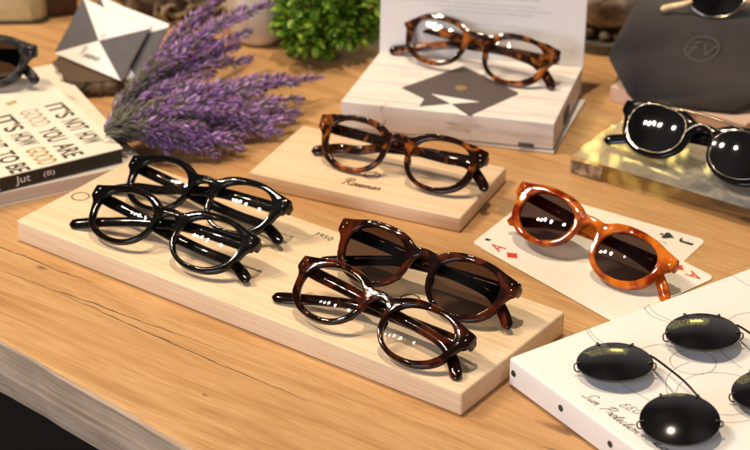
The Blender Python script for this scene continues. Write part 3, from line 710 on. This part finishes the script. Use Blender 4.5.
q = un(685.5, 169.5, AH)
Mg = pose(-38, -45, 0, (q.x*1000+9, q.y*1000+12, 34)) @ Matrix.Scale(1.0, 4)
g8 = make_glasses('black sunglasses with a polished metal clip-on rim, on the acrylic block', 'sunglasses', Mg, None, M_plainblack, M_blacklens, .0050, rivets=False, z_support=AH)
def clip_rim(g):
    bm = bmesh.new()
    for cx in (.039, -.039):
        ol = lens_outline(cx, .0262, .0198, .0202, 60)
        sweep(bm, [(x, y+YB, bend(x)+.0045) for x, y in ol], .0004, .0004, 8, side=(0, 0, 1), closed=True)
    for y0, y1, hx in ((.0185, .0235, .040), ):
        pts = [(-.0330, YB+.0200, bend(.03)+.0048), (-.018, YB+.0212, .0052), (0, YB+.0216, .0056), (.018, YB+.0212, .0052), (.0330, YB+.0200, bend(.03)+.0048)]
        sweep(bm, [tuple(p) for p in catmull(pts, 6)], .0008, .0009, 8, side=(0, 0, 1))
    pts = [(-.0135, YB+.004, .0046), (-.007, YB+.0115, .0058), (0, YB+.014, .0062), (.007, YB+.0115, .0058), (.0135, YB+.004, .0046)]
    sweep(bm, [tuple(p) for p in catmull(pts, 6)], .0008, .0009, 8, side=(0, 0, 1))
    for sx, sy in ((-.0660, .004), (-.0632, -.010), (.0660, .004), (.0632, -.010)):
        ball(bm, Vector((sx, YB+sy, bend(sx)+.0035)), .0016, 1, 1.2, 1)
    from_bm('metal_clip_rim', bm, M_chrome, g, True)
    for cx in (.039, -.039):
        ol = lens_outline(cx, .0258, .0194, .0198, 48); verts = []; faces = []; n = 48
        for k in range(7):
            f = k/6
            for x, y in ol: X, Y = cx+(x-cx)*f, y*f; verts.append((X, Y+YB, bend(X)+.0058-((X-cx)**2+Y*Y)*2.2))
        for k in range(6):
            for i in range(n): faces.append((k*n+i, k*n+(i+1) % n, (k+1)*n+(i+1) % n, (k+1)*n+i))
        mesh('clip_lens', verts, faces, M_blacklens, g, True)
clip_rim(g8)

# ------------------------------------------------------------------ dark case, pink booklet, metal sunglasses
pk_pts = [un(610, 95, .006), un(745, 134, .006), un(800, 96, .006), un(655, 62, .006)]
pk = from_bm('booklet', prism_bm([(p.x, p.y) for p in pk_pts], .0003, .0145, .0006), plain('dusty_pink_paper', (.66, .46, .36), .6, .03, 60, .03))
tag(pk, 'pale pink booklet underneath the dark soft case', 'booklet')
def hull(name, pts, mt, parent=None, bev=.003):
    bm = bmesh.new()
    for p in pts: bm.verts.new(p)
    bmesh.ops.convex_hull(bm, input=bm.verts[:])
    bmesh.ops.dissolve_limit(bm, angle_limit=R(3), verts=bm.verts[:], edges=bm.edges[:])
    bmesh.ops.bevel(bm, geom=bm.edges[:], offset=bev, segments=3, profile=.5, affect='EDGES')
    return from_bm(name, bm, mt, parent, True)
def felt():
    n = NT('olive_brown_felt'); v = n.coords(); f = n.noise(v, 700, 3, .6); g = n.noise(v, 14, 2)
    c = n.ramp(g, [(.35, (.034, .029, .031)), (.65, (.048, .040, .037))]); n.bsdf(c, .85, f, .4, .0005, **{'Sheen Weight': .12, 'Specular IOR Level': .15}); return n.m
zt = .052; cbase = un(690, 80, .0146)
cs = thing('glasses_case', 'dark olive brown soft glasses case with a pale round emblem on its sloping side', 'glasses case', (cbase.x, cbase.y, .0146))
P = [un(631, 105, .0150), un(735, 116, .0150), un(606, 57, .034), un(770, 92, .034), un(633, 9, .060), un(792, 26, .060), un(640, -6, .055), un(800, 4, .055), un(625, 48, .0150), un(790, 80, .0150)]
cb = hull('case_body', [p-cs.location for p in P], felt(), cs, .0045)
# emblem on the upper face
pa, pb, pc = un(606, 57, .034), un(770, 92, .034), un(633, 9, .060)
fx = (pb-pa).normalized(); fn = fx.cross(pc-pa).normalized(); fy = fn.cross(fx)
def on_face(px, py):
    d = fw+rt2*((px-375)/F_PX)-up2*((py-225)/F_PX); o = Vector((0, 0, CAM_H)); t = (pa-o).dot(fn)/d.dot(fn); return o+d*t
em = on_face(702, 49)
bm = bmesh.new(); r = .0145
sweep(bm, [(r*math.cos(a), r*math.sin(a), 0) for a in np.linspace(0, 2*math.pi, 40)[:-1]], .0002, .0006, 4, side=(0, 0, 1), closed=True)
for s in ([(-.0115, .0045, 0), (-.002, .0075, 0)], [(-.009, -.010, 0), (-.0065, .006, 0)], [(-.0085, -.001, 0), (-.003, .0005, 0)], [(.001, .006, 0), (.006, -.007, 0)], [(.006, -.007, 0), (.011, .006, 0)]):
    sweep(bm, s, .0002, .0006, 4, side=(0, 0, 1))
eo = from_bm('round_emblem', bm, plain('pale_stitch', (.078, .068, .072), .8), cs); eo.matrix_local = frame_M(em-cs.location+fn*.0004, fx, fy)
# metal sunglasses on top of the case
msp = un(714, 12, .066)
ms = thing('sunglasses', 'round dark sunglasses with a shiny metal rim lying on top of the dark case', 'sunglasses', (msp.x, msp.y, .0605), R(-12))
for cx in (0, .066):
    n = 48; RX, RY = .0262, .0235
    ring = [(cx+RX*math.cos(2*math.pi*k/n), RY+RY*math.sin(2*math.pi*k/n)*1.0, 0) for k in range(n)]
    tl = Matrix.Rotation(R(52), 4, 'X')
    rim = tube('rim', [tl @ Vector(p) for p in ring], .0013, M_chrome, ms, 10, True)
    verts = [(tl @ Vector((cx, RY, .0035)))]; faces = []
    for q in range(1, 7):
        for p in ring:
            f = q/6; X, Y = cx+(p[0]-cx)*f, RY+(p[1]-RY)*f; verts.append(tl @ Vector((X, Y, .0035-((X-cx)**2+(Y-RY)**2)*5)))
    for i in range(n): faces.append((0, 1+i, 1+(i+1) % n))
    for q in range(5):
        for i in range(n): faces.append((1+q*n+i, 1+(q+1)*n+i, 1+(q+1)*n+(i+1) % n, 1+q*n+(i+1) % n))
    mesh('lens', verts, faces, M_blacklens, ms, True)
pts = [tl @ Vector(p) for p in ((.0255, .028, 0), (.030, .034, .001), (.036, .034, .001), (.0405, .028, 0))]
tube('bridge', [tuple(p) for p in catmull(pts, 6)], .0012, M_chrome, ms, 8)
M_ivory = plain('ivory_acetate', (.80, .62, .36), .25, .05, 60, 0)
om = ms.matrix_basis.inverted()
for q in ([(692, 1, .073), (684, 4, .070), (672, 6.5, .066), (661, 9.5, .0645)], [(800, 26, .078), (806, 24, .075), (815, 22, .070), (830, 20, .066)]):
    P = [tuple(om @ un(*p)) for p in q]; P = [tuple(p) for p in catmull(P, 6)]
    tube('temple', P, list(np.interp(np.linspace(0, 1, len(P)), [0, .9, 1], [.0022, .0030, .0012])), M_ivory, ms, 8)

# ------------------------------------------------------------------ wood slice, envelopes
M_bark = two_tone('bark', [(.3, (.022, .014, .009)), (.5, (.075, .047, .027)), (.68, (.19, .125, .075))], 60, .85, 6, 1.0, .006)
def lump_disc(cx, cy, r, z0, z1, seed, name, label, cat, mat_side, mat_top, ry=1.0, rot=0):
    rnd = random.Random(seed); t = thing(name, label, cat, (cx, cy, 0), rot)
    n = 72; ph = [rnd.uniform(0, 6.28) for _ in range(5)]
    rad = [r*(1+.06*math.sin(3*a+ph[0])+.04*math.sin(7*a+ph[1])+.025*math.sin(17*a+ph[2])+.02*rnd.uniform(-1, 1)) for a in (2*math.pi*k/n for k in range(n))]
    verts = []; faces = []; lv = 5
    for j in range(lv):
        f = j/(lv-1); z = z0+(z1-z0)*f; k2 = 1+.05*math.sin(f*math.pi)
        for k in range(n):
            a = 2*math.pi*k/n; q = rad[k]*k2*(1+.02*rnd.uniform(-1, 1)); verts.append((q*math.cos(a), q*ry*math.sin(a), z))
    for j in range(lv-1):
        for k in range(n): faces.append((j*n+k, j*n+(k+1) % n, (j+1)*n+(k+1) % n, (j+1)*n+k))
    mesh('bark', verts, faces, mat_side, t)
    top = [(rad[k]*.965*math.cos(2*math.pi*k/n), rad[k]*.965*ry*math.sin(2*math.pi*k/n)) for k in range(n)]
    from_bm('cut_face', prism_bm(top, z0+.001, z1+.0006), mat_top, t); return t
def endgrain():
    n = NT('end_grain'); v = n.coords(); ln = n.n('ShaderNodeVectorMath', _operation='LENGTH'); n.l(v, ln.inputs[0])
    r = n.math('SINE', n.math('MULTIPLY', n.math('ADD', ln.outputs['Value'], n.math('MULTIPLY', n.noise(v, 30, 3), .008)), 1800.0))
    c = n.ramp(n.math('MULTIPLY_ADD', r, .5, .5), [(0, (.07, .04, .022)), (1, (.12, .072, .04))]); n.bsdf(c, .8, r, .1, .0005); return n.m
sl = un(100, 62, .012)
lump_disc(sl.x+.002, sl.y, .044, .0003, .0135, 3, 'wood_slice', 'rough bark edged wood slice holding the black and white envelopes', 'wood slice', M_bark, endgrain(), 1.15)

E_L, E_B = Vector((-.2911, 1.6830, .0160)), Vector((-.2239, 1.6226, .0160))
ee = (E_B-E_L).normalized(); en_ = Vector((-ee.y, ee.x, 0)); 
def envelope(off, lift, tilt, w, h, label, shift=0, logo=True):
    eu = en_*math.cos(R(tilt))+Vector((0, 0, math.sin(R(tilt))))
    nn = ee.cross(eu).normalized()
    o = E_L+ee*shift+en_*off+Vector((0, 0, lift)); Mx = frame_M(o, ee, eu)
    t = thing('envelope', label, 'envelope', group='folded black and white envelopes', mat=Mx)
    from_bm('backing', box_bm(.0004, w-.0004, .0004, h-.0004, -.0016, -.0002), M_paper, t)
    c = (w*.475, h*.46)
    cor = [(0, 0), (w, 0), (w*1.0, h*.93), (w*-.01, h*1.02)]
    for i, mt in ((0, M_paper), (1, M_slate), (3, M_slate), (2, M_paper)):
        a, b = cor[i], cor[(i+1) % 4]; dz = .0003+.0003*(i in (0, 2))
        from_bm('flap', prism_bm([a, b, c], -.0001, dz), mt, t)
    if logo:
        script('printed_script', 'Rosemar', M_type, t, frame_M((w*.46, h*.13, .00065), (1, .05, 0), (-.05, 1, 0)), .027, .0088, .00035, .3)
        bm = bmesh.new(); sweep(bm, [(.0018*math.cos(a), .0018*math.sin(a), 0) for a in np.linspace(0, 6.28, 16)[:-1]], .00005, .0003, 4, side=(0, 0, 1), closed=True)
        q = from_bm('printed_mark', bm, M_type, t); q.matrix_local = Matrix.Translation((w*.50, h*.56, .00065))
    return t
envelope(0, 0, 47, .0903, .056, 'black and white four-flap envelope with a script name, leaning in front')
envelope(.0085, -.002, 50, .092, .060, 'black and white envelope mostly hidden behind the scripted one', .013, False)

# ------------------------------------------------------------------ rough things at the back
M_drift = two_tone('driftwood', [(.3, (.018, .011, .007)), (.47, (.07, .042, .022)), (.6, (.18, .115, .065)), (.75, (.34, .25, .16))], 45, .85, 6, 1.0, .006)
def rough_lump(name, c, sx, sy, sz, mat, parent, seed, amp=.25, sub=4):
    bm = bmesh.new(); bmesh.ops.create_icosphere(bm, subdivisions=sub, radius=1)
    from mathutils import noise as nz
    for v in bm.verts:
        d = v.co.normalized(); k = 1+amp*nz.fractal(d*2.3+Vector((seed, 0, 0)), 1, 2, 4)+amp*.5*nz.noise(d*7+Vector((0, seed, 0)))
        v.co = Vector((d.x*sx*k, d.y*sy*k, max(d.z*sz*k, -sz*.75)))+Vector(c)
    return from_bm(name, bm, mat, parent, True)
dp = un(196, 24, 0)
dw = thing('driftwood', 'gnarled brown driftwood piece behind the envelopes and lavender', 'driftwood', (dp.x, dp.y+.012, 0))
rough_lump('gnarled_core', (0, .012, .026), .046, .028, .036, M_drift, dw, 2.0, .35)
rough_lump('gnarled_core', (-.045, .018, .026), .034, .026, .038, M_drift, dw, 5.0, .4)
rnd = random.Random(4); M_root = two_tone('pale_root', [(.3, (.12, .08, .05)), (.55, (.34, .25, .16)), (.75, (.52, .43, .31))], 50, .85, 5, .8, .003)
for k in range(14):
    x = rnd.uniform(-.075, .035); z = rnd.uniform(.006, .055); pts = []
    a = rnd.uniform(0, 6.28); rr = rnd.uniform(.006, .013)
    for j in range(7):
        b = a+j*rnd.uniform(.5, .8); pts.append((x+rr*math.cos(b)+j*.001, -.020-.005*rnd.random()+.012*(z/.05), z+rr*math.sin(b)))
    P = [tuple(p) for p in catmull(pts, 4)]
    tube('twisted_root', P, list(np.interp(np.linspace(0, 1, len(P)), [0, .5, 1], [.0012, .0034, .0010])), M_root, dw, 7)

rp = un(612, 57, 0)
M_stone = two_tone('mottled_stone', [(.3, (.07, .05, .035)), (.5, (.26, .20, .155)), (.7, (.52, .44, .37))], 55, .8, 6, .8, .004)
M_slate2 = two_tone('grey_slate', [(.3, (.05, .045, .035)), (.7, (.12, .105, .08))], 80, .6, 4, .4, .002)
rk = thing('stone_bowl', 'rough mottled stone bowl on a dark slate base behind the case', 'bowl', (rp.x+.002, rp.y+.048, 0))
from_bm('slate_base', prism_bm([(.052*math.cos(a)*(1+.04*math.sin(5*a)), .047*math.sin(a)*(1+.03*math.cos(7*a))) for a in np.linspace(0, 6.283, 41)[:-1]], .0003, .011, .0015), M_slate2, rk)
rnd = random.Random(9)
for k in range(17):
    a = 2*math.pi*k/17+rnd.uniform(-.1, .1); s = rnd.uniform(.0055, .0085)
    rough_lump('pebble', (.041*math.cos(a), .036*math.sin(a), .0115+s*.7), s, s, s*.85, M_stone if rnd.random() < .4 else M_bark, rk, k*1.3, .15, 2)
bm = bmesh.new(); prof = [(.020, .012), (.030, .018), (.044, .030), (.052, .046), (.054, .060), (.050, .060), (.046, .046), (.036, .032), (.0, .028)]
n = 40; rings = []
from mathutils import noise as nz
for (r_, z_) in prof:
    rings.append([bm.verts.new((r_*(1+.05*nz.noise(Vector((math.cos(2*math.pi*k/n)*3, math.sin(2*math.pi*k/n)*3, z_*60))))*math.cos(2*math.pi*k/n), r_*.9*math.sin(2*math.pi*k/n), z_)) for k in range(n)])
for a_, b_ in zip(rings, rings[1:]):
    for k in range(n): bm.faces.new((a_[k], a_[(k+1) % n], b_[(k+1) % n], b_[k]))
bm.faces.new(rings[0][::-1])
from_bm('bowl_wall', bm, M_stone, rk, True)

tp = un(20, 24.5, 0)
tn = thing('tin_box', 'rounded pale yellow green tin at the top left, shade on its foot and side put in as dark parts', 'tin', (tp.x, tp.y, 0), R(2))
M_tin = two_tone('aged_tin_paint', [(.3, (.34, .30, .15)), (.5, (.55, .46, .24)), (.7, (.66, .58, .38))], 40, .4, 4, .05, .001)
M_tin_d = plain('dark_brown_tin', (.035, .012, .009), .35, .3, 40)  # dark colour holds the shade on the tin's right side
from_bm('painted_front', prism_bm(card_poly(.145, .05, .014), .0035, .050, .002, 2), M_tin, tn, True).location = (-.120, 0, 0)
from_bm('dark_foot', prism_bm(card_poly(.150, .052, .014), .0002, .0034), plain('dark_green_tin', (.045, .045, .03), .4), tn).location = (-.1225, -.001, 0)  # dark strip stands in for the shadow line along the tin's lower edge
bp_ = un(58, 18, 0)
bx = thing('dark_box', 'shaded right side of the pale tin, put in as a dark reddish brown block', 'box', (bp_.x, bp_.y, 0), R(18))  # the tin's side face in shade, put in as a separate dark block
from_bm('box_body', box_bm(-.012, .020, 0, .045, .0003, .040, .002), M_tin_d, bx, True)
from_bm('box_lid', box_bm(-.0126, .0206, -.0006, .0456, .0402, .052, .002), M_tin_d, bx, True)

# ------------------------------------------------------------------ cream pot and leafy plant
pp = un(258, 49, 0)
bm = bmesh.new(); prof = [(.0, .0005), (.020, .0005), (.024, .003), (.0275, .012), (.0295, .030), (.0305, .055), (.031, .075), (.0285, .075), (.027, .055), (.0, .050)]
rings = []
for (r_, z_) in prof[1:]: rings.append([bm.verts.new((r_*math.cos(2*math.pi*k/40), r_*math.sin(2*math.pi*k/40), z_)) for k in range(40)])
for a_, b_ in zip(rings, rings[1:]):
    for k in range(40): bm.faces.new((a_[k], a_[(k+1) % 40], b_[(k+1) % 40], b_[k]))
bm.faces.new(rings[0][::-1]); bm.faces.new(rings[-1])
pot = from_bm('ceramic_pot', bm, two_tone('cream_glaze', [(.3, (.62, .54, .43)), (.55, (.78, .71, .60)), (.8, (.84, .78, .69))], 14, .45, 4, .05, .001, (3, 3, .6)), None, True)
pot.location = (pp.x, pp.y+.026, 0); tag(pot, 'plain cream ceramic pot left of the green plant, behind the lavender', 'pot')

fp = un(324, 66, 0)
pl = thing('green_plant', 'small bushy green plant with rounded leaves beside the cardboard stand', 'plant', (fp.x, fp.y+.038, 0))
rnd = random.Random(21)
def leafmat():
    n = NT('box_leaf'); oi = n.noise(n.coords(), 90, 2); ge = n.n('ShaderNodeNewGeometry')
    c = n.ramp(n.math('ADD', n.math('MULTIPLY', ge.outputs['Random Per Island'], .7), n.math('MULTIPLY', oi, .3)), [(.15, (.05, .14, .010)), (.5, (.16, .33, .025)), (.85, (.36, .52, .06))])
    b = n.bsdf(c, .38, **{'Specular IOR Level': .4})
    tl_ = n.n('ShaderNodeBsdfTranslucent'); n.l(c, tl_.inputs[0]); mx = n.n('ShaderNodeMixShader'); mx.inputs[0].default_value = .25
    n.l(b.outputs[0], mx.inputs[1]); n.l(tl_.outputs[0], mx.inputs[2]); n.l(mx.outputs[0], n.out.inputs[0]); return n.m
verts, faces = [], []; bst = bmesh.new()
def leaf(p, d, up_, L, Wd):
    d = d.normalized(); s = d.cross(up_); s = s.normalized() if s.length > 1e-6 else Vector((1, 0, 0)); u = s.cross(d)
    b = len(verts)
    prof = [(0, .08), (.25, .8), (.55, 1.0), (.82, .72), (1.0, .12)]
    for (t, w) in prof:
        cup = -.18*L*t*t
        for q in (-1, 0, 1): verts.append(p+d*(L*t)+s*(q*w*Wd*.5)+u*(cup+(.12*Wd*w if q else 0)))
    for i in range(4):
        for q in (0, 1): faces.append((b+i*3+q, b+i*3+q+1, b+i*3+q+4, b+i*3+q+3))
for k in range(150):
    z = rnd.uniform(-.75, 1); a = rnd.uniform(0, 2*math.pi); rr = math.sqrt(max(0, 1-z*z)); dirv = Vector((rr*math.cos(a), rr*math.sin(a), z))
    lump = (1+.16*math.sin(3*a+1)*rr+.10*math.sin(5*z+2*a))*rnd.uniform(.84, 1.12)
    end = Vector((dirv.x*.051, dirv.y*.042, .041+dirv.z*.046))*1.0; end = Vector((end.x*lump, end.y*lump, max(.004, end.z*(.9+.1*lump))))
    base = Vector((rnd.uniform(-.008, .008), rnd.uniform(-.008, .008), .012)); mid = base.lerp(end, .55)+Vector((0, 0, .006))
    P = catmull([tuple(base), tuple(mid), tuple(end)], 5); sweep(bst, P, .0005, None, 4)
    for j in range(3, len(P)):
        p = Vector(P[j]); tdir = (Vector(P[j])-Vector(P[j-1])).normalized()
        for q in range(2 if j < len(P)-1 else 4):
            a2 = rnd.uniform(0, 6.28); rv = Vector((rnd.gauss(0, 1), rnd.gauss(0, 1), rnd.gauss(0, 1)))
            d = tdir*.7+rv*.55
            leaf(p+rv*.0012, d, Vector((0, 0, 1))+rv*.3, rnd.uniform(.0072, .0112), rnd.uniform(.0048, .0070))
verts = [Vector((v.x, v.y, max(v.z, .0008))) for v in verts]
mesh('foliage', verts, faces, leafmat(), pl, True)
from_bm('stems', bst, plain('green_stem', (.05, .07, .02), .6), pl)
bm = bmesh.new(); ball(bm, Vector((0, 0, .0125)), .012, 1.2, 1, 1, 14, 9); from_bm('root_ball', bm, plain('dark_moss', (.02, .025, .01), .9), pl)

# ------------------------------------------------------------------ lavender bunch
lv = thing('lavender_bunch', 'bunch of purple lavender sprigs lying on the table', 'lavender', un(108, 128, 0), 0)
def flor(name, stops):
    n = NT(name); ge = n.n('ShaderNodeNewGeometry'); c = n.ramp(ge.outputs['Random Per Island'], stops)
    b = n.bsdf(c, .75, **{'Specular IOR Level': .2, 'Sheen Weight': .2}); return n.m
M_lav = flor('lavender_floret', [(0, (.10, .045, .14)), (.4, (.25, .11, .34)), (.75, (.45, .24, .58)), (1, (.68, .49, .76))])
M_lavleaf = flor('lavender_leaf', [(0, (.07, .065, .045)), (.5, (.15, .14, .10)), (1, (.27, .245, .19))])
rnd = random.Random(33)
def octa(vs, fs, fm, p, d, L, w, mi):
    d = d.normalized(); s = d.cross(Vector((rnd.random()-.5, rnd.random()-.5, rnd.random()-.5))); 
    s = s.normalized() if s.length > 1e-6 else Vector((1, 0, 0)); u = s.cross(d); b = len(vs); m_ = p+d*(L*.55)
    vs += [p, m_+s*w, m_+u*w*.6, m_-s*w, m_-u*w*.6, p+d*L]
    for i in range(4): fs.append((b, b+1+(i+1) % 4, b+1+i)); fs.append((b+5, b+1+i, b+1+(i+1) % 4)); fm += [mi, mi]
def sprig(s, e, zs, ze, bow=.0, leafy=.42, fat=1.0):
    a = un(*s, zs); b = un(*e, ze); o = lv.location
    mid = a.lerp(b, .5)+Vector((0, 0, .006+bow)); mid.x += rnd.uniform(-.004, .004)
    P = [Vector(p) for p in catmull([tuple(a-o), tuple(mid-o), tuple(b-o)], 14)]
    vs, fs, fm = [], [], []; N = len(P); Ltot = (b-a).length
    steps = int(Ltot/.0020)
    for i in range(steps):
        f = i/steps; k = min(int(f*(N-1)), N-2); p = P[k].lerp(P[k+1], f*(N-1)-k); t = (P[k+1]-P[k]).normalized()
        s1 = t.cross(Vector((0, 0, 1))).normalized(); u1 = s1.cross(t)
        fl_ = f > leafy+rnd.uniform(-.12, .12)
        if fl_:
            g = (f-leafy)/(1-leafy); env = (.75+.5*math.sin(math.pi*min(1, max(0, g*1.05))))*fat*(1 if g < .9 else .7)
            for q in range(6):
                a2 = rnd.uniform(0, 6.283); rd = s1*math.cos(a2)+u1*math.sin(a2)
                octa(vs, fs, fm, p+rd*.0008, t*rnd.uniform(.6, 1.3)+rd*rnd.uniform(.5, 1.0), rnd.uniform(.0045, .0088)*env, .00072*env, 0 if rnd.random() < .80 else 1)
        else:
            for q in range(3):
                a2 = rnd.uniform(0, 6.283); rd = s1*math.cos(a2)+u1*math.sin(a2)
                octa(vs, fs, fm, p+rd*.0005, t*rnd.uniform(.8, 1.4)+rd*rnd.uniform(.35, .8), rnd.uniform(.008, .014), .0009, 1 if rnd.random() < .9 else 0)
    vs = [Vector((v.x, v.y, max(v.z, .0006))) for v in vs]
    sp = mesh('sprig', vs, fs, None, lv, False, [M_lav, M_lavleaf], fm)
    from_bm('stem', sweep(bmesh.new(), [(p.x, p.y, max(p.z, .0012)) for p in P], .0009, None, 6), M_lavleaf, sp, True)
for s, e, zs, ze in [
    # upper fan
    ((112, 108), (271, 1), .022, .070), ((112, 112), (246, 6), .030, .062), ((116, 106), (224, -6), .028, .056), ((118, 104), (226, 22), .034, .058), ((120, 108), (252, 30), .024, .050),
    ((122, 112), (240, 46), .016, .036), ((122, 112), (253, 58), .012, .026), ((126, 110), (228, 58), .020, .036), ((120, 106), (214, 12), .024, .046), ((120, 112), (205, 60), .026, .034), ((120, 106), (214, 40), .03, .05),
    # lower fan
    ((104, 132), (323, 77), .022, .022), ((106, 128), (302, 80), .030, .026), ((106, 130), (288, 76), .026, .022), ((106, 132), (305, 99), .020, .014), ((106, 134), (300, 112), .018, .010),
    ((106, 132), (296, 120), .026, .012), ((108, 136), (282, 132), .014, .008), ((106, 134), (268, 112), .030, .026), ((106, 128), (262, 92), .034, .032), ((108, 126), (238, 84), .034, .032),
    ((104, 138), (244, 148), .012, .008), ((104, 138), (220, 155), .012, .008), ((104, 130), (222, 112), .038, .036), ((104, 126), (204, 100), .036, .034),
    ((106, 138), (232, 140), .022, .018), ((102, 140), (196, 150), .014, .010), ((104, 132), (206, 128), .036, .030), ((108, 122), (214, 74), .026, .028), ((104, 138), (278, 122), .018, .014), ((102, 142), (172, 152), .010, .008),
    ((106, 134), (286, 106), .028, .020), ((106, 136), (246, 138), .022, .012), ((104, 128), (244, 102), .036, .034), ((108, 122), (198, 84), .036, .036), ((122, 112), (224, 52), .022, .032), ((106, 136), (178, 138), .026, .02)]:
    sprig(s, e, zs, ze, rnd.uniform(0, .004), rnd.uniform(.30, .46), rnd.uniform(.85, 1.1))

# ------------------------------------------------------------------ light
w = bpy.data.worlds.new('World'); sc.world = w; w.use_nodes = True
bg = w.node_tree.nodes['Background']; bg.inputs[1].default_value = 1.0
wt = w.node_tree; tc = wt.nodes.new('ShaderNodeTexCoord'); nz_ = wt.nodes.new('ShaderNodeTexNoise'); nz_.inputs['Scale'].default_value = 1.3; nz_.inputs['Detail'].default_value = 1
rp_ = wt.nodes.new('ShaderNodeValToRGB'); wt.links.new(tc.outputs['Generated'], nz_.inputs['Vector']); wt.links.new(nz_.outputs[0], rp_.inputs[0]); wt.links.new(rp_.outputs[0], bg.inputs[0])
for e_, (p_, c_) in zip((rp_.color_ramp.elements[0], rp_.color_ramp.elements[1]), ((.42, (.035, .030, .028)), (.68, (.40, .35, .33)))): e_.position = p_; e_.color = (*c_, 1)
def lamp(kind, name, loc, power, col, size, target=None, sy=None):
    ld = bpy.data.lights.new(name, kind); ld.energy = power; ld.color = col
    if kind == 'AREA': ld.size = size; ld.shape = 'RECTANGLE' if sy else 'SQUARE'; ld.size_y = sy or size
    elif kind == 'SPOT': ld.shadow_soft_size = size; ld.spot_size = R(70); ld.spot_blend = .6
    else: ld.shadow_soft_size = size
    o = link(bpy.data.objects.new(name, ld)); o.location = loc
    if target is not None: o.rotation_euler = (Vector(target)-Vector(loc)).to_track_quat('-Z', 'Y').to_euler()
    return o
WARM = (1, .81, .585)
lamp('SPOT', 'ceiling_spot', (-.05, 1.48, 2.25), 118, WARM, .03, (0, 1.38, 0))
# row of ceiling bulbs over the table's left side, mirrored as dots in the lenses
for i in range(5):
    lamp('SPOT', 'ceiling_bulb', (-1.95+.72*(0, .15, .33, .55, 1.0)[i], 1.85-.66*(0, .17, .31, .57, 1.0)[i], 2.3), (34, 40, 52, 62, 47)[i], WARM, (.020, .022, .026, .028, .024)[i], (0, 1.38, 0))
lamp('AREA', 'window_light', (-1.55, -.95, .95), 44, (.84, .88, 1.0), 1.2, (0, 1.25, 0))
# string of small yellow bulbs hanging behind, mirrored in the flat lenses and the acrylic
rnd = random.Random(5)
M_bulb = NT('glowing_bulb'); em_ = M_bulb.n('ShaderNodeEmission', Strength=62.0); em_.inputs[0].default_value = (1, .80, .24, 1); M_bulb.l(em_.outputs[0], M_bulb.out.inputs[0])

sl_ = thing('string_lights', 'string of small glowing yellow bulbs hanging behind the table', 'string lights', (.22, 3.3, .65))
pts = []
for r_ in range(7):
    for c_ in range(12):
        k = c_ if r_ % 2 == 0 else 11-c_
        pts.append((-.42+.076*k+rnd.uniform(-.022, .022), rnd.uniform(-.05, .05), .05+.095*r_+rnd.uniform(-.025, .025)))
for r_ in range(9):
    for c_ in range(10):
        k = c_ if r_ % 2 == 0 else 9-c_
        pts.append((.08+.026*k+rnd.uniform(-.008, .008), rnd.uniform(-.03, .03), .14+.027*r_+rnd.uniform(-.008, .008)))
tube('cord', pts, .0015, M_spine, sl_, 5)
bm = bmesh.new()
for p in pts: ball(bm, Vector(p), .0058, 1, 1, 1.2, 8, 6)
from_bm('bulbs', bm, M_bulb.m, sl_, True)
sc.render.engine = 'CYCLES'
sc.cycles.use_denoising = True
sc.cycles.max_bounces = 10; sc.cycles.transparent_max_bounces = 24
sc.cycles.sample_clamp_indirect = 4
sc.view_settings.view_transform = 'Standard'; sc.view_settings.look = 'None'; sc.view_settings.gamma = 1; sc.view_settings.exposure = 0
